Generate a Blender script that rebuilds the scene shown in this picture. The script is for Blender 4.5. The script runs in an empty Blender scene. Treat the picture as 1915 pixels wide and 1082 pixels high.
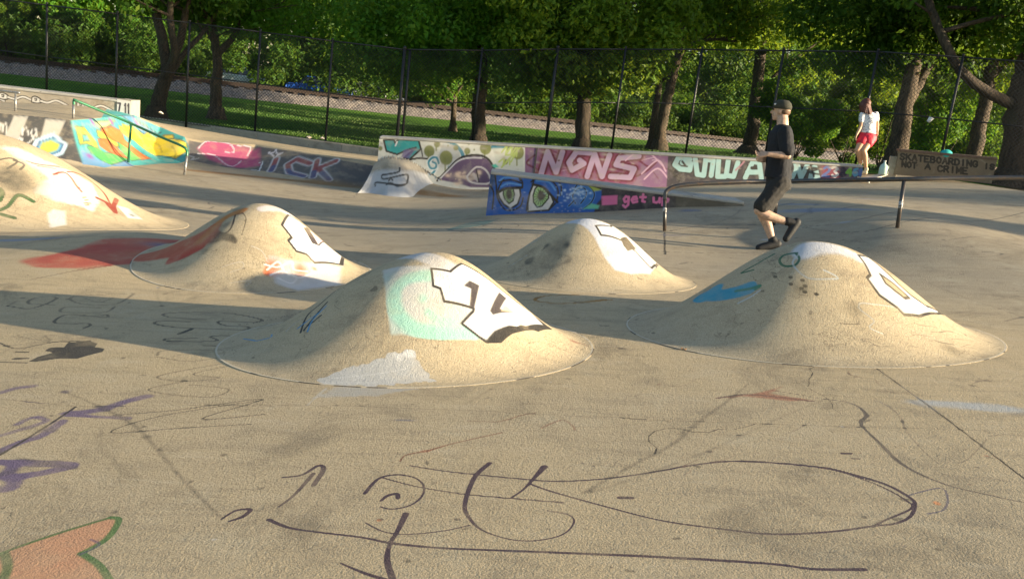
import bpy, bmesh, math, random
import numpy as np
from mathutils import Vector, Matrix

random.seed(7)
RNG = np.random.default_rng(11)
C = bpy.context.scene.collection

# ------------------------------------------------------------------ camera
F = 1650.0                       # focal length in pixels of a 1915 px wide frame
PITCH = math.radians(12.4)
ROLL = math.radians(6.96)
CAM = np.array([0.0, 0.0, 1.5])
fw = np.array([0, math.cos(PITCH), -math.sin(PITCH)])
r0 = np.array([1.0, 0, 0])
u0 = np.array([0, math.sin(PITCH), math.cos(PITCH)])
rt = math.cos(ROLL) * r0 + math.sin(ROLL) * u0
up = -math.sin(ROLL) * r0 + math.cos(ROLL) * u0
cam_data = bpy.data.cameras.new('camera')
cam = bpy.data.objects.new('camera', cam_data)
C.objects.link(cam)
M = Matrix(((rt[0], up[0], -fw[0], CAM[0]), (rt[1], up[1], -fw[1], CAM[1]), (rt[2], up[2], -fw[2], CAM[2]), (0, 0, 0, 1)))
cam.matrix_world = M
cam_data.sensor_width = 36.0
cam_data.lens = F / 1915.0 * 36.0
cam_data.clip_start = 0.05
cam_data.clip_end = 2000
bpy.context.scene.camera = cam

# ------------------------------------------------------------------ light
SUN_EL, SUN_AZ = math.radians(12.2), math.radians(-11.0)   # azimuth from +X towards +Y
scene = bpy.context.scene
world = bpy.data.worlds.new('World'); scene.world = world
world.use_nodes = True
wn = world.node_tree
bg = wn.nodes['Background']
sky = wn.nodes.new('ShaderNodeTexSky')
sky.sky_type = 'NISHITA'
sky.sun_disc = False
sky.sun_elevation = SUN_EL
sky.sun_rotation = math.pi / 2 - SUN_AZ
wn.links.new(sky.outputs[0], bg.inputs[0])
bg.inputs[1].default_value = 0.085
sd = bpy.data.lights.new('sun', 'SUN')
sd.energy = 5.0
sd.angle = math.radians(0.5)
sd.color = (1.0, 0.83, 0.58)
sun = bpy.data.objects.new('sun', sd); C.objects.link(sun)
S = Vector((math.cos(SUN_EL) * math.cos(SUN_AZ), math.cos(SUN_EL) * math.sin(SUN_AZ), math.sin(SUN_EL)))
sun.rotation_euler = S.to_track_quat('Z', 'Y').to_euler()
sun.location = (30, 0, 20)
vs = scene.view_settings
vs.view_transform = 'Standard'; vs.look = 'None'; vs.gamma = 1; vs.use_curve_mapping = False
vs.exposure = 1.5

# ------------------------------------------------------------------ helpers
def ray(px, py):
    a = (px - 957.5) / F; b = (541.0 - py) / F
    return fw + a * rt + b * up
def un(px, py, z):               # pixel of the photo -> point on the level plane z
    d = ray(px, py); t = (z - CAM[2]) / d[2]
    return CAM + t * d
def at(px, py, depth):           # pixel -> point at that distance along the view axis
    return CAM + ray(px, py) * depth
def proj(p):
    q = np.asarray(p, float) - CAM
    c = q @ fw
    return 957.5 + F * (q @ rt) / c, 541.0 - F * (q @ up) / c, c

def tag(o, label=None, cat=None, group=None, kind=None):
    if label: o['label'] = label
    if cat: o['category'] = cat
    if group: o['group'] = group
    if kind: o['kind'] = kind
    return o
def link(name, me, parent=None, mats=()):
    o = bpy.data.objects.new(name, me); C.objects.link(o)
    for m in mats: me.materials.append(m)
    if parent is not None:
        o.parent = parent
        o.matrix_parent_inverse = Matrix.Translation(-Vector(parent.location))
    return o
def empty(name, loc, label=None, cat=None, group=None):
    o = bpy.data.objects.new(name, None); C.objects.link(o)
    o.location = tuple(float(v) for v in loc); o.empty_display_size = 0.2
    return tag(o, label, cat, group)
def mesh_np(name, V, Fq, smooth=True):
    """V (n,3) floats, Fq (m,k) ints with k the same for every face"""
    me = bpy.data.meshes.new(name)
    V = np.ascontiguousarray(V, dtype=np.float32); Fq = np.ascontiguousarray(Fq, dtype=np.int32)
    n, k = Fq.shape
    me.vertices.add(len(V)); me.vertices.foreach_set('co', V.ravel())
    me.loops.add(n * k); me.loops.foreach_set('vertex_index', Fq.ravel())
    me.polygons.add(n)
    me.polygons.foreach_set('loop_start', np.arange(0, n * k, k, dtype=np.int32))
    me.polygons.foreach_set('loop_total', np.full(n, k, dtype=np.int32))
    if smooth: me.polygons.foreach_set('use_smooth', np.ones(n, dtype=bool))
    me.update(calc_edges=True)
    return me
def grid_faces(nr, nc, mask=None, flip=False):
    i = np.arange(nr - 1)[:, None] * nc + np.arange(nc - 1)[None, :]
    f = np.stack([i, i + 1, i + 1 + nc, i + nc], -1).reshape(-1, 4)
    if flip: f = f[:, ::-1]
    if mask is not None:
        f = f[mask[f].all(axis=1)]
    return f
def add_attr(me, name, rgba):
    at_ = me.color_attributes.new(name, 'FLOAT_COLOR', 'POINT')
    at_.data.foreach_set('color', np.ascontiguousarray(rgba, dtype=np.float32).ravel())

class MB:
    """collects simple solids and links them as ONE mesh object"""
    def __init__(s): s.v = []; s.f = []; s.m = []
    def add(s, vs_, fs_, mi=0):
        b = len(s.v); s.v += [tuple(float(c) for c in v) for v in vs_]
        s.f += [tuple(b + i for i in f) for f in fs_]; s.m += [mi] * len(fs_)
    def hexa(s, p, mi=0):        # 8 points: bottom ring 0-3, top ring 4-7
        s.add(p, [(3, 2, 1, 0), (4, 5, 6, 7), (0, 1, 5, 4), (1, 2, 6, 5), (2, 3, 7, 6), (3, 0, 4, 7)], mi)
    def box(s, c, size, rot=None, mi=0):
        h = np.array(size) / 2.0
        P = np.array([(-1, -1, -1), (1, -1, -1), (1, 1, -1), (-1, 1, -1), (-1, -1, 1), (1, -1, 1), (1, 1, 1), (-1, 1, 1)]) * h
        if rot is not None: P = P @ np.array(rot.to_3x3()).T
        s.hexa(P + np.array(c), mi)
    def tube(s, pts, rad, n=8, caps=True, mi=0):
        pts = [np.array(p, float) for p in pts]
        if not hasattr(rad, '__len__'): rad = [rad] * len(pts)
        b = len(s.v); prev = None
        for i, p in enumerate(pts):
            if i == 0: d = pts[1] - p
            elif i == len(pts) - 1: d = p - pts[i - 1]
            else: d = (pts[i + 1] - pts[i - 1])
            d = d / (np.linalg.norm(d) + 1e-9)
            if prev is None:
                a = np.array([0, 0, 1.0]) if abs(d[2]) < .9 else np.array([1.0, 0, 0])
                x = np.cross(a, d); x /= np.linalg.norm(x)
            else:
                x = prev - d * (prev @ d); x /= np.linalg.norm(x) + 1e-9
            prev = x; y = np.cross(d, x)
            for k in range(n):
                an = 2 * math.pi * k / n
                s.v.append(tuple(p + rad[i] * (math.cos(an) * x + math.sin(an) * y)))
        for i in range(len(pts) - 1):
            for k in range(n):
                a0 = b + i * n + k; a1 = b + i * n + (k + 1) % n
                s.f.append((a0, a1, a1 + n, a0 + n)); s.m.append(mi)
        if caps:
            s.f.append(tuple(b + k for k in range(n))[::-1]); s.m.append(mi)
            e = b + (len(pts) - 1) * n
            s.f.append(tuple(e + k for k in range(n))); s.m.append(mi)
    def ball(s, c, r, nu=10, nv=7, mi=0):
        if not hasattr(r, '__len__'): r = (r, r, r)
        vs_ = [(c[0], c[1], c[2] - r[2])]; fs_ = []
        for j in range(1, nv):
            t = math.pi * j / nv
            for i in range(nu):
                a = 2 * math.pi * i / nu
                vs_.append((c[0] + r[0] * math.sin(t) * math.cos(a), c[1] + r[1] * math.sin(t) * math.sin(a), c[2] - r[2] * math.cos(t)))
        vs_.append((c[0], c[1], c[2] + r[2]))
        for i in range(nu):
            fs_.append((0, 1 + (i + 1) % nu, 1 + i))
            for j in range(nv - 2):
                a = 1 + j * nu + i; b = 1 + j * nu + (i + 1) % nu
                fs_.append((a, b, b + nu, a + nu))
            a = 1 + (nv - 2) * nu + i; b = 1 + (nv - 2) * nu + (i + 1) % nu
            fs_.append((a, b, len(vs_) - 1))
        s.add(vs_, fs_, mi)
    def build(s, name, mats, parent=None, smooth=False, bevel=0):
        me = bpy.data.meshes.new(name); me.from_pydata(s.v, [], s.f); me.update()
        if not isinstance(mats, (list, tuple)): mats = [mats]
        me.polygons.foreach_set('material_index', s.m)
        if smooth: me.polygons.foreach_set('use_smooth', [True] * len(s.f))
        o = link(name, me, parent, mats)
        if bevel:
            b = o.modifiers.new('bevel', 'BEVEL'); b.width = bevel; b.segments = 2; b.limit_method = 'ANGLE'
        return o

def catmull(P, n=8, closed=False):
    P = [np.array(p, float) for p in P]
    if len(P) < 3: return np.array(P)
    out = []; N = len(P); rng = range(N) if closed else range(N - 1)
    for i in rng:
        g = (lambda j: P[j % N]) if closed else (lambda j: P[min(max(j, 0), N - 1)])
        a, b, c, d = g(i - 1), g(i), g(i + 1), g(i + 2)
        for k in range(n):
            t = k / n
            out.append(.5 * ((2 * b) + (c - a) * t + (2 * a - 5 * b + 4 * c - d) * t * t + (3 * b - a - 3 * c + d) * t ** 3))
    out.append(P[0] if closed else P[-1])
    return np.array(out)

# ------------------------------------------------------------------ land forms
class TPS:
    def __init__(s, pts, lam=0.02):
        P = np.array(pts, float); s.xy = P[:, :2]; n = len(P)
        K = s._k(s.xy, s.xy) + lam * np.eye(n)
        Q = np.hstack([np.ones((n, 1)), s.xy])
        A = np.block([[K, Q], [Q.T, np.zeros((3, 3))]])
        s.w = np.linalg.solve(A, np.concatenate([P[:, 2], np.zeros(3)]))
    def _k(s, a, b):
        d2 = ((a[:, None, :] - b[None, :, :]) ** 2).sum(-1) + 1e-9
        return .5 * d2 * np.log(d2)
    def __call__(s, x, y):
        x = np.asarray(x, float); y = np.asarray(y, float); sh = x.shape
        q = np.stack([x.ravel(), y.ravel()], 1); out = np.empty(len(q))
        for i in range(0, len(q), 60000):
            c = q[i:i + 60000]
            out[i:i + 60000] = s._k(c, s.xy) @ s.w[:-3] + s.w[-3] + c @ s.w[-2:]
        return out.reshape(sh)

def ctl(lst):
    o = []
    for (px, py, z) in lst:
        p = un(px, py, z); o.append((p[0], p[1], z))
    return o
floor_c = [(x, y, .09 * x) for x in (-4.5, -2.5, -1.2, 0, 1.2, 2.5) for y in (-2.0, 1.5, 3.5, 5.0)]
floor_c += [(2.6, 6.3, .22), (4.5, 5, .36), (4.5, 0, .3), (0, 6.8, .0), (-2.2, 7.2, -.2), (-4.2, 6.4, -.34), (-7, 5, -.4), (-7, 0, -.4), (-7, 9.6, -.5), (-4.6, 8.2, -.36), (-3.45, 8.15, -.16)]
floor_c += ctl([(400, 440, -.36), (400, 380, -.6), (400, 340, -.82), (480, 325, -.85), (620, 347, -.85), (155, 308, -.78), (30, 300, -.75), (-150, 290, -.75), (240, 318, -.82),
                (700, 362, -.8), (750, 375, -.74), (860, 364, -.68), (828, 413, -.40), (908, 402, -.24), (750, 467, -.18), (560, 420, -.45), (620, 385, -.66),
                (1000, 470, -.02), (1100, 392, -.01), (1260, 381, .225), (1380, 376, .36), (1243, 432, .04), (1447, 421, .25), (1440, 466, .1),
                (1300, 520, .05), (1500, 520, .14), (1600, 470, .26), (1678, 425, .5), (1700, 400, .58), (1900, 430, .5), (1900, 540, .33), (2100, 480, .5),
                (1245, 347, -.06), (1395, 341, .2), (1530, 336, .44), (1615, 331, .62), (1740, 339, .74), (1915, 371, .75), (2100, 400, .78), (1500, 370, .42), (1320, 362, .2),
                (1640, 331, .66), (930, 350, -.5)])
floorT = TPS(floor_c, .01)
deck_c = ctl([(-150, 195, .02), (0, 212, 0), (133, 225, 0), (0, 191, 0), (240, 218, 0), (252, 216, 0), (300, 236, -.2), (345, 256, -.35), (479, 270, -.35), (638, 297, -.35), (705, 305, -.37),
              (638, 283, -.77), (350, 236, -.72), (800, 337, -.5), (925, 345, -.5), (1245, 347, -.06), (1395, 341, .2), (1530, 336, .44), (1615, 331, .62), (1740, 339, .74), (-400, 165, .02)])
deckT = TPS(deck_c, .01)
BL = [un(px, py, z)[:2] for (px, py, z) in [(-500, 158, .02), (-150, 195, .02), (0, 212, 0), (133, 225, 0), (252, 216, 0), (300, 236, -.2), (345, 256, -.35), (479, 270, -.35), (638, 297, -.35), (705, 305, -.37), (800, 337, -.5), (925, 345, -.5), (1245, 347, -.06), (1395, 341, .2), (1530, 336, .44), (1615, 331, .62), (1760, 334, .7), (2100, 370, .75)]]
BL = np.array(BL)
def inside(x, y, Q):
    c = np.zeros(np.shape(x), bool); n = len(Q)
    for i in range(n):
        a, b = Q[i], Q[(i + 1) % n]
        if a[1] == b[1]: continue
        c ^= ((a[1] > y) != (b[1] > y)) & (x < (b[0] - a[0]) * (y - a[1]) / (b[1] - a[1]) + a[0])
    return c
def sdist(x, y, L):
    """signed distance to the polyline L, positive on the camera's side"""
    x = np.asarray(x, float); y = np.asarray(y, float)
    best = np.full(x.shape, 1e9)
    for i in range(len(L) - 1):
        a, b = L[i], L[i + 1]; d = b - a; l2 = d @ d
        t = np.clip(((x - a[0]) * d[0] + (y - a[1]) * d[1]) / l2, 0, 1)
        best = np.minimum(best, np.hypot(x - a[0] - t * d[0], y - a[1] - t * d[1]))
    Q = [(-300, L[0][1])] + [tuple(q) for q in L] + [(300, L[-1][1] - .01), (300, -150), (-300, -150.01)]
    return np.where(inside(x, y, Q), best, -best)
BANKW = 1.0
def H0(x, y):                    # the concrete park without its mounds
    x = np.asarray(x, float); y = np.asarray(y, float)
    fl = floorT(x, y)
    if np.max(y) < 9: return fl
    d = sdist(x, y, BL)
    t = np.clip(d / BANKW, 0, 1)
    p = 1 - (1 - t) ** 1.7
    dk = deckT(x, y)
    return dk * (1 - p) + fl * p

class Mound:
    def __init__(s, c, rx, ry, h, rot=0, off=(0, 0), pw=1.0, flat=0):
        s.c = np.array(c); s.rx = rx; s.ry = ry; s.h = h; s.rot = rot; s.off = np.array(off); s.pw = pw; s.flat = flat
    def r(s, x, y):
        ca, sa = math.cos(s.rot), math.sin(s.rot)
        dx = x - s.c[0]; dy = y - s.c[1]
        u = (ca * dx + sa * dy) / s.rx; v = (-sa * dx + ca * dy) / s.ry
        # peak shifted by off (in radii)
        ou, ov = s.off
        # solve |(u-ou(1-r), v-ov(1-r))| = r
        r = np.hypot(u, v)
        for _ in range(12):
            r = np.clip(np.hypot(u - ou * (1 - r), v - ov * (1 - r)), 0, 3)
        return r
    def bump(s, x, y):
        r = np.clip(s.r(x, y), 0, 1)
        r = np.clip((r - s.flat) / (1 - s.flat), 0, 1)
        return s.h * (.5 + .5 * np.cos(math.pi * r)) ** s.pw
MOUNDS = {
    'two': Mound((-.58, 5.16), 1.13, .82, .55, .16, (.08, .12), .97),
    'naughtR': Mound((2.06, 5.85), 1.27, .86, .60, .10, (-.04, .12), .92),
    'tee': Mound((.62, 7.68), .99, .85, .49, .12, (.0, .1), .95),
    'naughtL': Mound((-2.2, 7.32), .98, .95, .53, .0, (.0, .12), .93),
    'big': Mound((-6.1, 9.9), 2.28, 1.5, .88, .0, (.0, .0), .9),
}
def H(x, y):
    z = H0(x, y); b = 0
    for m in MOUNDS.values(): b = np.maximum(b, m.bump(x, y))
    return z + b
def hit(px, py, fn=None, tmax=45):
    """where the view ray through a photo pixel meets the land"""
    fn = fn or H
    d = ray(px, py); t = np.linspace(1.0, tmax, 1800)
    P = CAM[None] + t[:, None] * d[None]
    g = P[:, 2] - fn(P[:, 0], P[:, 1])
    k = np.argmax(g < 0)
    if g[k] >= 0: k = len(t) - 1
    a, b = t[max(k - 1, 0)], t[k]; ga, gb = g[max(k - 1, 0)], g[k]
    tt = a + (b - a) * (ga / (ga - gb + 1e-12)) if ga > 0 else b
    return CAM + tt * d
# ------------------------------------------------------------------ materials
def nodes(name):
    m = bpy.data.materials.new(name); m.use_nodes = True
    nt = m.node_tree; return m, nt, nt.nodes['Principled BSDF']
def N(nt, t, **kw):
    n = nt.nodes.new(t)
    for k, v in kw.items():
        if k.startswith('i_'): n.inputs[int(k[2:])].default_value = v
        elif k in n.inputs: n.inputs[k].default_value = v
        else: setattr(n, k, v)
    return n
def mixc(nt, fac, a, b, mode='MIX'):
    n = nt.nodes.new('ShaderNodeMix'); n.data_type = 'RGBA'; n.blend_type = mode
    for sock, v in ((n.inputs[0], fac), (n.inputs[6], a), (n.inputs[7], b)):
        if hasattr(v, 'links'): nt.links.new(v, sock)
        elif isinstance(v, (int, float)): sock.default_value = v
        else: sock.default_value = (*v[:3], 1)
    return n.outputs[2]
def math_(nt, op, a, b=None, c=None, clamp=False):
    n = nt.nodes.new('ShaderNodeMath'); n.operation = op; n.use_clamp = clamp
    for s, v in zip(n.inputs, (a, b, c)):
        if v is None: continue
        if hasattr(v, 'links'): nt.links.new(v, s)
        else: s.default_value = v
    return n.outputs[0]
def noise(nt, scale, detail=4, rough=.6, vec=None, dist=0):
    n = nt.nodes.new('ShaderNodeTexNoise'); n.inputs['Scale'].default_value = scale
    n.inputs['Detail'].default_value = detail; n.inputs['Roughness'].default_value = rough; n.inputs['Distortion'].default_value = dist
    if vec is not None: nt.links.new(vec, n.inputs['Vector'])
    return n.outputs[0]
def ramp(nt, v, lo, hi):
    n = nt.nodes.new('ShaderNodeMapRange'); n.inputs[1].default_value = lo; n.inputs[2].default_value = hi; n.clamp = True
    n.interpolation_type = 'SMOOTHSTEP'
    nt.links.new(v, n.inputs[0]); return n.outputs[0]
def bump(nt, h, strength, dist, prev=None):
    n = nt.nodes.new('ShaderNodeBump'); n.inputs['Strength'].default_value = strength; n.inputs['Distance'].default_value = dist
    nt.links.new(h, n.inputs['Height'])
    if prev is not None: nt.links.new(prev, n.inputs['Normal'])
    return n.outputs[0]
def coords(nt):
    n = nt.nodes.new('ShaderNodeNewGeometry'); return n.outputs['Position']

def concrete(name, tan=(.46, .37, .235), grey=(.27, .235, .19), painted=True, tone=None, grain=1.0, wear=.5, crack=False):
    m, nt, b = nodes(name)
    P = coords(nt)
    n1 = noise(nt, .55, 5, .62, P); n2 = noise(nt, 3.1, 5, .65, P, .4); n3 = noise(nt, 130, 3, .7, P); n4 = noise(nt, 38, 4, .75, P)
    if tone is None:
        a = N(nt, 'ShaderNodeVertexColor', layer_name='tone')
        sep = nt.nodes.new('ShaderNodeSeparateColor'); nt.links.new(a.outputs[0], sep.inputs[0]); tv = sep.outputs[0]
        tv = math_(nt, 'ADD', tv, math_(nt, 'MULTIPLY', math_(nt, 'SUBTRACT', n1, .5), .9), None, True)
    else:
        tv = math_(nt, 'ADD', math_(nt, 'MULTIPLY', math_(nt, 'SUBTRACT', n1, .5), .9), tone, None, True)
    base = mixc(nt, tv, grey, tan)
    base = mixc(nt, math_(nt, 'MULTIPLY', ramp(nt, n2, .5, .75), .35), base, (.13, .115, .09))
    base = mixc(nt, math_(nt, 'MULTIPLY', ramp(nt, n2, .48, .28), .3), base, (.52, .46, .33))
    # blotches of grime, trowel marks and hairline cracks
    n5 = noise(nt, 1.1, 6, .7, P, .8); base = mixc(nt, math_(nt, 'MULTIPLY', ramp(nt, n5, .53, .68), .5), base, (.17, .14, .095))
    mp = nt.nodes.new('ShaderNodeMapping'); mp.inputs['Scale'].default_value = (1.2, 7, 3); mp.inputs['Rotation'].default_value = (0, 0, .5); nt.links.new(P, mp.inputs[0])
    n6 = noise(nt, 1.6, 5, .7, mp.outputs[0], .6); base = mixc(nt, math_(nt, 'MULTIPLY', ramp(nt, n6, .5, .66), .25), base, (.20, .17, .125)); base = mixc(nt, math_(nt, 'MULTIPLY', ramp(nt, n6, .46, .3), .18), base, (.62, .55, .42))
    n7 = noise(nt, 11, 2, .5, P); base = mixc(nt, math_(nt, 'MULTIPLY', ramp(nt, n7, .70, .76), .6), base, (.07, .06, .045))
    if crack:
        vo = nt.nodes.new('ShaderNodeTexVoronoi'); vo.feature = 'DISTANCE_TO_EDGE'; vo.inputs['Scale'].default_value = 1.3
        dv = nt.nodes.new('ShaderNodeVectorMath'); dv.operation = 'ADD'; nn_ = nt.nodes.new('ShaderNodeTexNoise'); nn_.inputs['Scale'].default_value = 3; nn_.inputs['Detail'].default_value = 6; nt.links.new(P, nn_.inputs['Vector'])
        nt.links.new(P, dv.inputs[0]); nt.links.new(nn_.outputs[1], dv.inputs[1]); nt.links.new(dv.outputs[0], vo.inputs['Vector'])
        base = mixc(nt, math_(nt, 'MULTIPLY', ramp(nt, vo.outputs[0], .006, .0), .55), base, (.06, .05, .035))
    # pebble grain
    base = mixc(nt, math_(nt, 'MULTIPLY', ramp(nt, n3, .5, .72), .5 * grain), base, (.12, .095, .06))
    base = mixc(nt, math_(nt, 'MULTIPLY', ramp(nt, n3, .47, .28), .45 * grain), base, (.72, .62, .45))
    base = mixc(nt, math_(nt, 'MULTIPLY', ramp(nt, n4, .55, .8), .3 * grain), base, (.2, .16, .11))
    if painted:
        pa = N(nt, 'ShaderNodeVertexColor', layer_name='paint')
        w = noise(nt, 24, 6, .8, P); w2 = noise(nt, 4, 4, .6, P)
        # paint is thin where the pebble grain stands proud
        k = math_(nt, 'ADD', math_(nt, 'MULTIPLY', w, .7), math_(nt, 'MULTIPLY', w2, .3))
        k = math_(nt, 'ADD', k, math_(nt, 'MULTIPLY', math_(nt, 'SUBTRACT', n3, .5), .9))
        th = math_(nt, 'SUBTRACT', math_(nt, 'MULTIPLY', pa.outputs[1], 1.35), math_(nt, 'MULTIPLY', k, wear))
        fac = ramp(nt, th, .0, .5)
        fac = math_(nt, 'MULTIPLY', fac, ramp(nt, pa.outputs[1], .0, .3))
        fac = math_(nt, 'MULTIPLY', fac, math_(nt, 'ADD', math_(nt, 'MULTIPLY', ramp(nt, w2, .34, .56), .35), .65))
        pc = mixc(nt, math_(nt, 'MULTIPLY', ramp(nt, w2, .35, .75), .22), pa.outputs[0], (.2, .18, .14))
        base = mixc(nt, fac, base, pc)
    nt.links.new(base, b.inputs['Base Color'])
    b.inputs['Roughness'].default_value = .82
    b.inputs['Specular IOR Level'].default_value = .3
    nb = bump(nt, n3, .75 * grain, .008)
    nb = bump(nt, n4, .4 * grain, .014, nb)
    nt.links.new(nb, b.inputs['Normal'])
    return m
def plain(name, col, rough=.6, metal=0, var=.25, scale=8, bumpd=0, col2=None, spec=.5):
    m, nt, b = nodes(name)
    tc = nt.nodes.new('ShaderNodeTexCoord')
    n1 = noise(nt, scale, 5, .65, tc.outputs['Object'])
    c2 = col2 if col2 else tuple(c * .45 for c in col)
    f = math_(nt, 'MULTIPLY', ramp(nt, n1, .42, .72), var * (1 if col2 is None else 2), None, True)
    nt.links.new(mixc(nt, f, col, c2), b.inputs['Base Color'])
    b.inputs['Roughness'].default_value = rough; b.inputs['Metallic'].default_value = metal
    b.inputs['Specular IOR Level'].default_value = spec
    if bumpd: nt.links.new(bump(nt, noise(nt, scale * 3, 5, .7, tc.outputs['Object']), .6, bumpd), b.inputs['Normal'])
    return m
def leafmat(name, dark, light, yellow):
    m, nt, b = nodes(name)
    a = N(nt, 'ShaderNodeVertexColor', layer_name='tint')
    sep = nt.nodes.new('ShaderNodeSeparateColor'); nt.links.new(a.outputs[0], sep.inputs[0])
    c = mixc(nt, sep.outputs[0], dark, light)
    c = mixc(nt, math_(nt, 'MULTIPLY', sep.outputs[1], .6), c, yellow)
    nt.links.new(c, b.inputs['Base Color']); b.inputs['Roughness'].default_value = .55; b.inputs['Specular IOR Level'].default_value = .25
    tr = nt.nodes.new('ShaderNodeBsdfTranslucent'); nt.links.new(mixc(nt, .5, c, yellow), tr.inputs[0])
    ms = nt.nodes.new('ShaderNodeMixShader'); ms.inputs[0].default_value = .5
    nt.links.new(b.outputs[0], ms.inputs[1]); nt.links.new(tr.outputs[0], ms.inputs[2])
    nt.links.new(ms.outputs[0], nt.nodes['Material Output'].inputs[0])
    return m
def barkmat(name, c1, c2):
    m, nt, b = nodes(name)
    P = coords(nt)
    mp = nt.nodes.new('ShaderNodeMapping'); mp.inputs['Scale'].default_value = (14, 14, 2.2); nt.links.new(P, mp.inputs[0])
    n1 = noise(nt, 1.2, 6, .7, mp.outputs[0]); n2 = noise(nt, 2.0, 4, .6, P)
    c = mixc(nt, ramp(nt, n1, .35, .65), c1, c2)
    c = mixc(nt, math_(nt, 'MULTIPLY', ramp(nt, n2, .5, .7), .4), c, (.05, .06, .03))
    nt.links.new(c, b.inputs['Base Color']); b.inputs['Roughness'].default_value = .9
    nt.links.new(bump(nt, n1, .9, .05), b.inputs['Normal'])
    return m

M_ground = concrete('concrete_ground', tan=(.53, .415, .245), grey=(.34, .29, .215), wear=.62)
M_mound = concrete('concrete_mound', tan=(.53, .425, .27), grey=(.34, .30, .22), wear=.5, crack=True)
M_wall = concrete('painted_concrete', tan=(.42, .36, .27), grey=(.3, .28, .25), grain=.25, tone=.5, wear=.35)
M_conc = concrete('bare_concrete', tan=(.46, .40, .30), grey=(.32, .30, .26), painted=False, tone=.5, grain=.4)
M_coping = concrete('weathered_coping', tan=(.44, .42, .38), grey=(.30, .30, .29), painted=False, tone=.5, grain=.3)

def lawnmat():
    m, nt, b = nodes('lawn_grass')
    P = coords(nt)
    a = N(nt, 'ShaderNodeVertexColor', layer_name='tone')
    n1 = noise(nt, .35, 5, .6, P); n2 = noise(nt, 9, 5, .75, P); n3 = noise(nt, 60, 3, .8, P)
    g = mixc(nt, ramp(nt, n1, .35, .65), (.075, .19, .016), (.12, .26, .024))
    g = mixc(nt, math_(nt, 'MULTIPLY', ramp(nt, n2, .45, .7), .5), g, (.03, .06, .01))
    g = mixc(nt, math_(nt, 'MULTIPLY', ramp(nt, n3, .5, .75), .5), g, (.16, .2, .05))
    soil = mixc(nt, ramp(nt, n2, .35, .65), (.05, .035, .022), (.11, .08, .05))
    sep = nt.nodes.new('ShaderNodeSeparateColor'); nt.links.new(a.outputs[0], sep.inputs[0])
    sm = ramp(nt, math_(nt, 'ADD', sep.outputs[0], math_(nt, 'MULTIPLY', math_(nt, 'SUBTRACT', n2, .5), .6)), .4, .6)
    c = mixc(nt, sm, g, soil)
    nt.links.new(c, b.inputs['Base Color']); b.inputs['Roughness'].default_value = .9; b.inputs['Specular IOR Level'].default_value = .15
    nb = bump(nt, n3, 1, .05); nb = bump(nt, n2, .6, .06, nb); nt.links.new(nb, b.inputs['Normal'])
    return m
M_lawn = lawnmat()
M_ballast = plain('crushed_stone', (.26, .225, .20), .95, 0, .6, 9, .05, (.09, .08, .07))
M_rust = plain('rusty_steel', (.035, .022, .017), .6, .4, .4, 20)
M_tie = plain('creosoted_timber', (.06, .045, .035), .9, 0, .5, 12, .01)
M_black = plain('black_coated_steel', (.018, .018, .02), .45, 0, .2, 10)
M_wire = plain('black_vinyl_wire', (.02, .02, .022), .5, 0, .1, 10)
M_railgrey = plain('worn_black_rail', (.09, .087, .084), .35, .6, .5, 14, 0, (.16, .11, .08))
M_green = plain('green_painted_steel', (.01, .16, .07), .35, .1, .5, 30, 0, (.08, .1, .07))
M_galv = plain('galvanised_post', (.32, .34, .34), .45, .6, .5, 25, 0, (.16, .10, .07))
M_leafA = leafmat('leaves_mid', (.035, .115, .012), (.10, .29, .02), (.28, .38, .03))
M_leafB = leafmat('leaves_dark', (.022, .07, .012), (.08, .19, .02), (.22, .31, .03))
M_leafC = leafmat('leaves_yellow', (.045, .12, .012), (.15, .28, .022), (.38, .44, .03))
M_bark = barkmat('bark_brown', (.095, .068, .045), (.03, .022, .015))
M_bark2 = barkmat('bark_grey', (.14, .10, .065), (.04, .03, .02))

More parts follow.
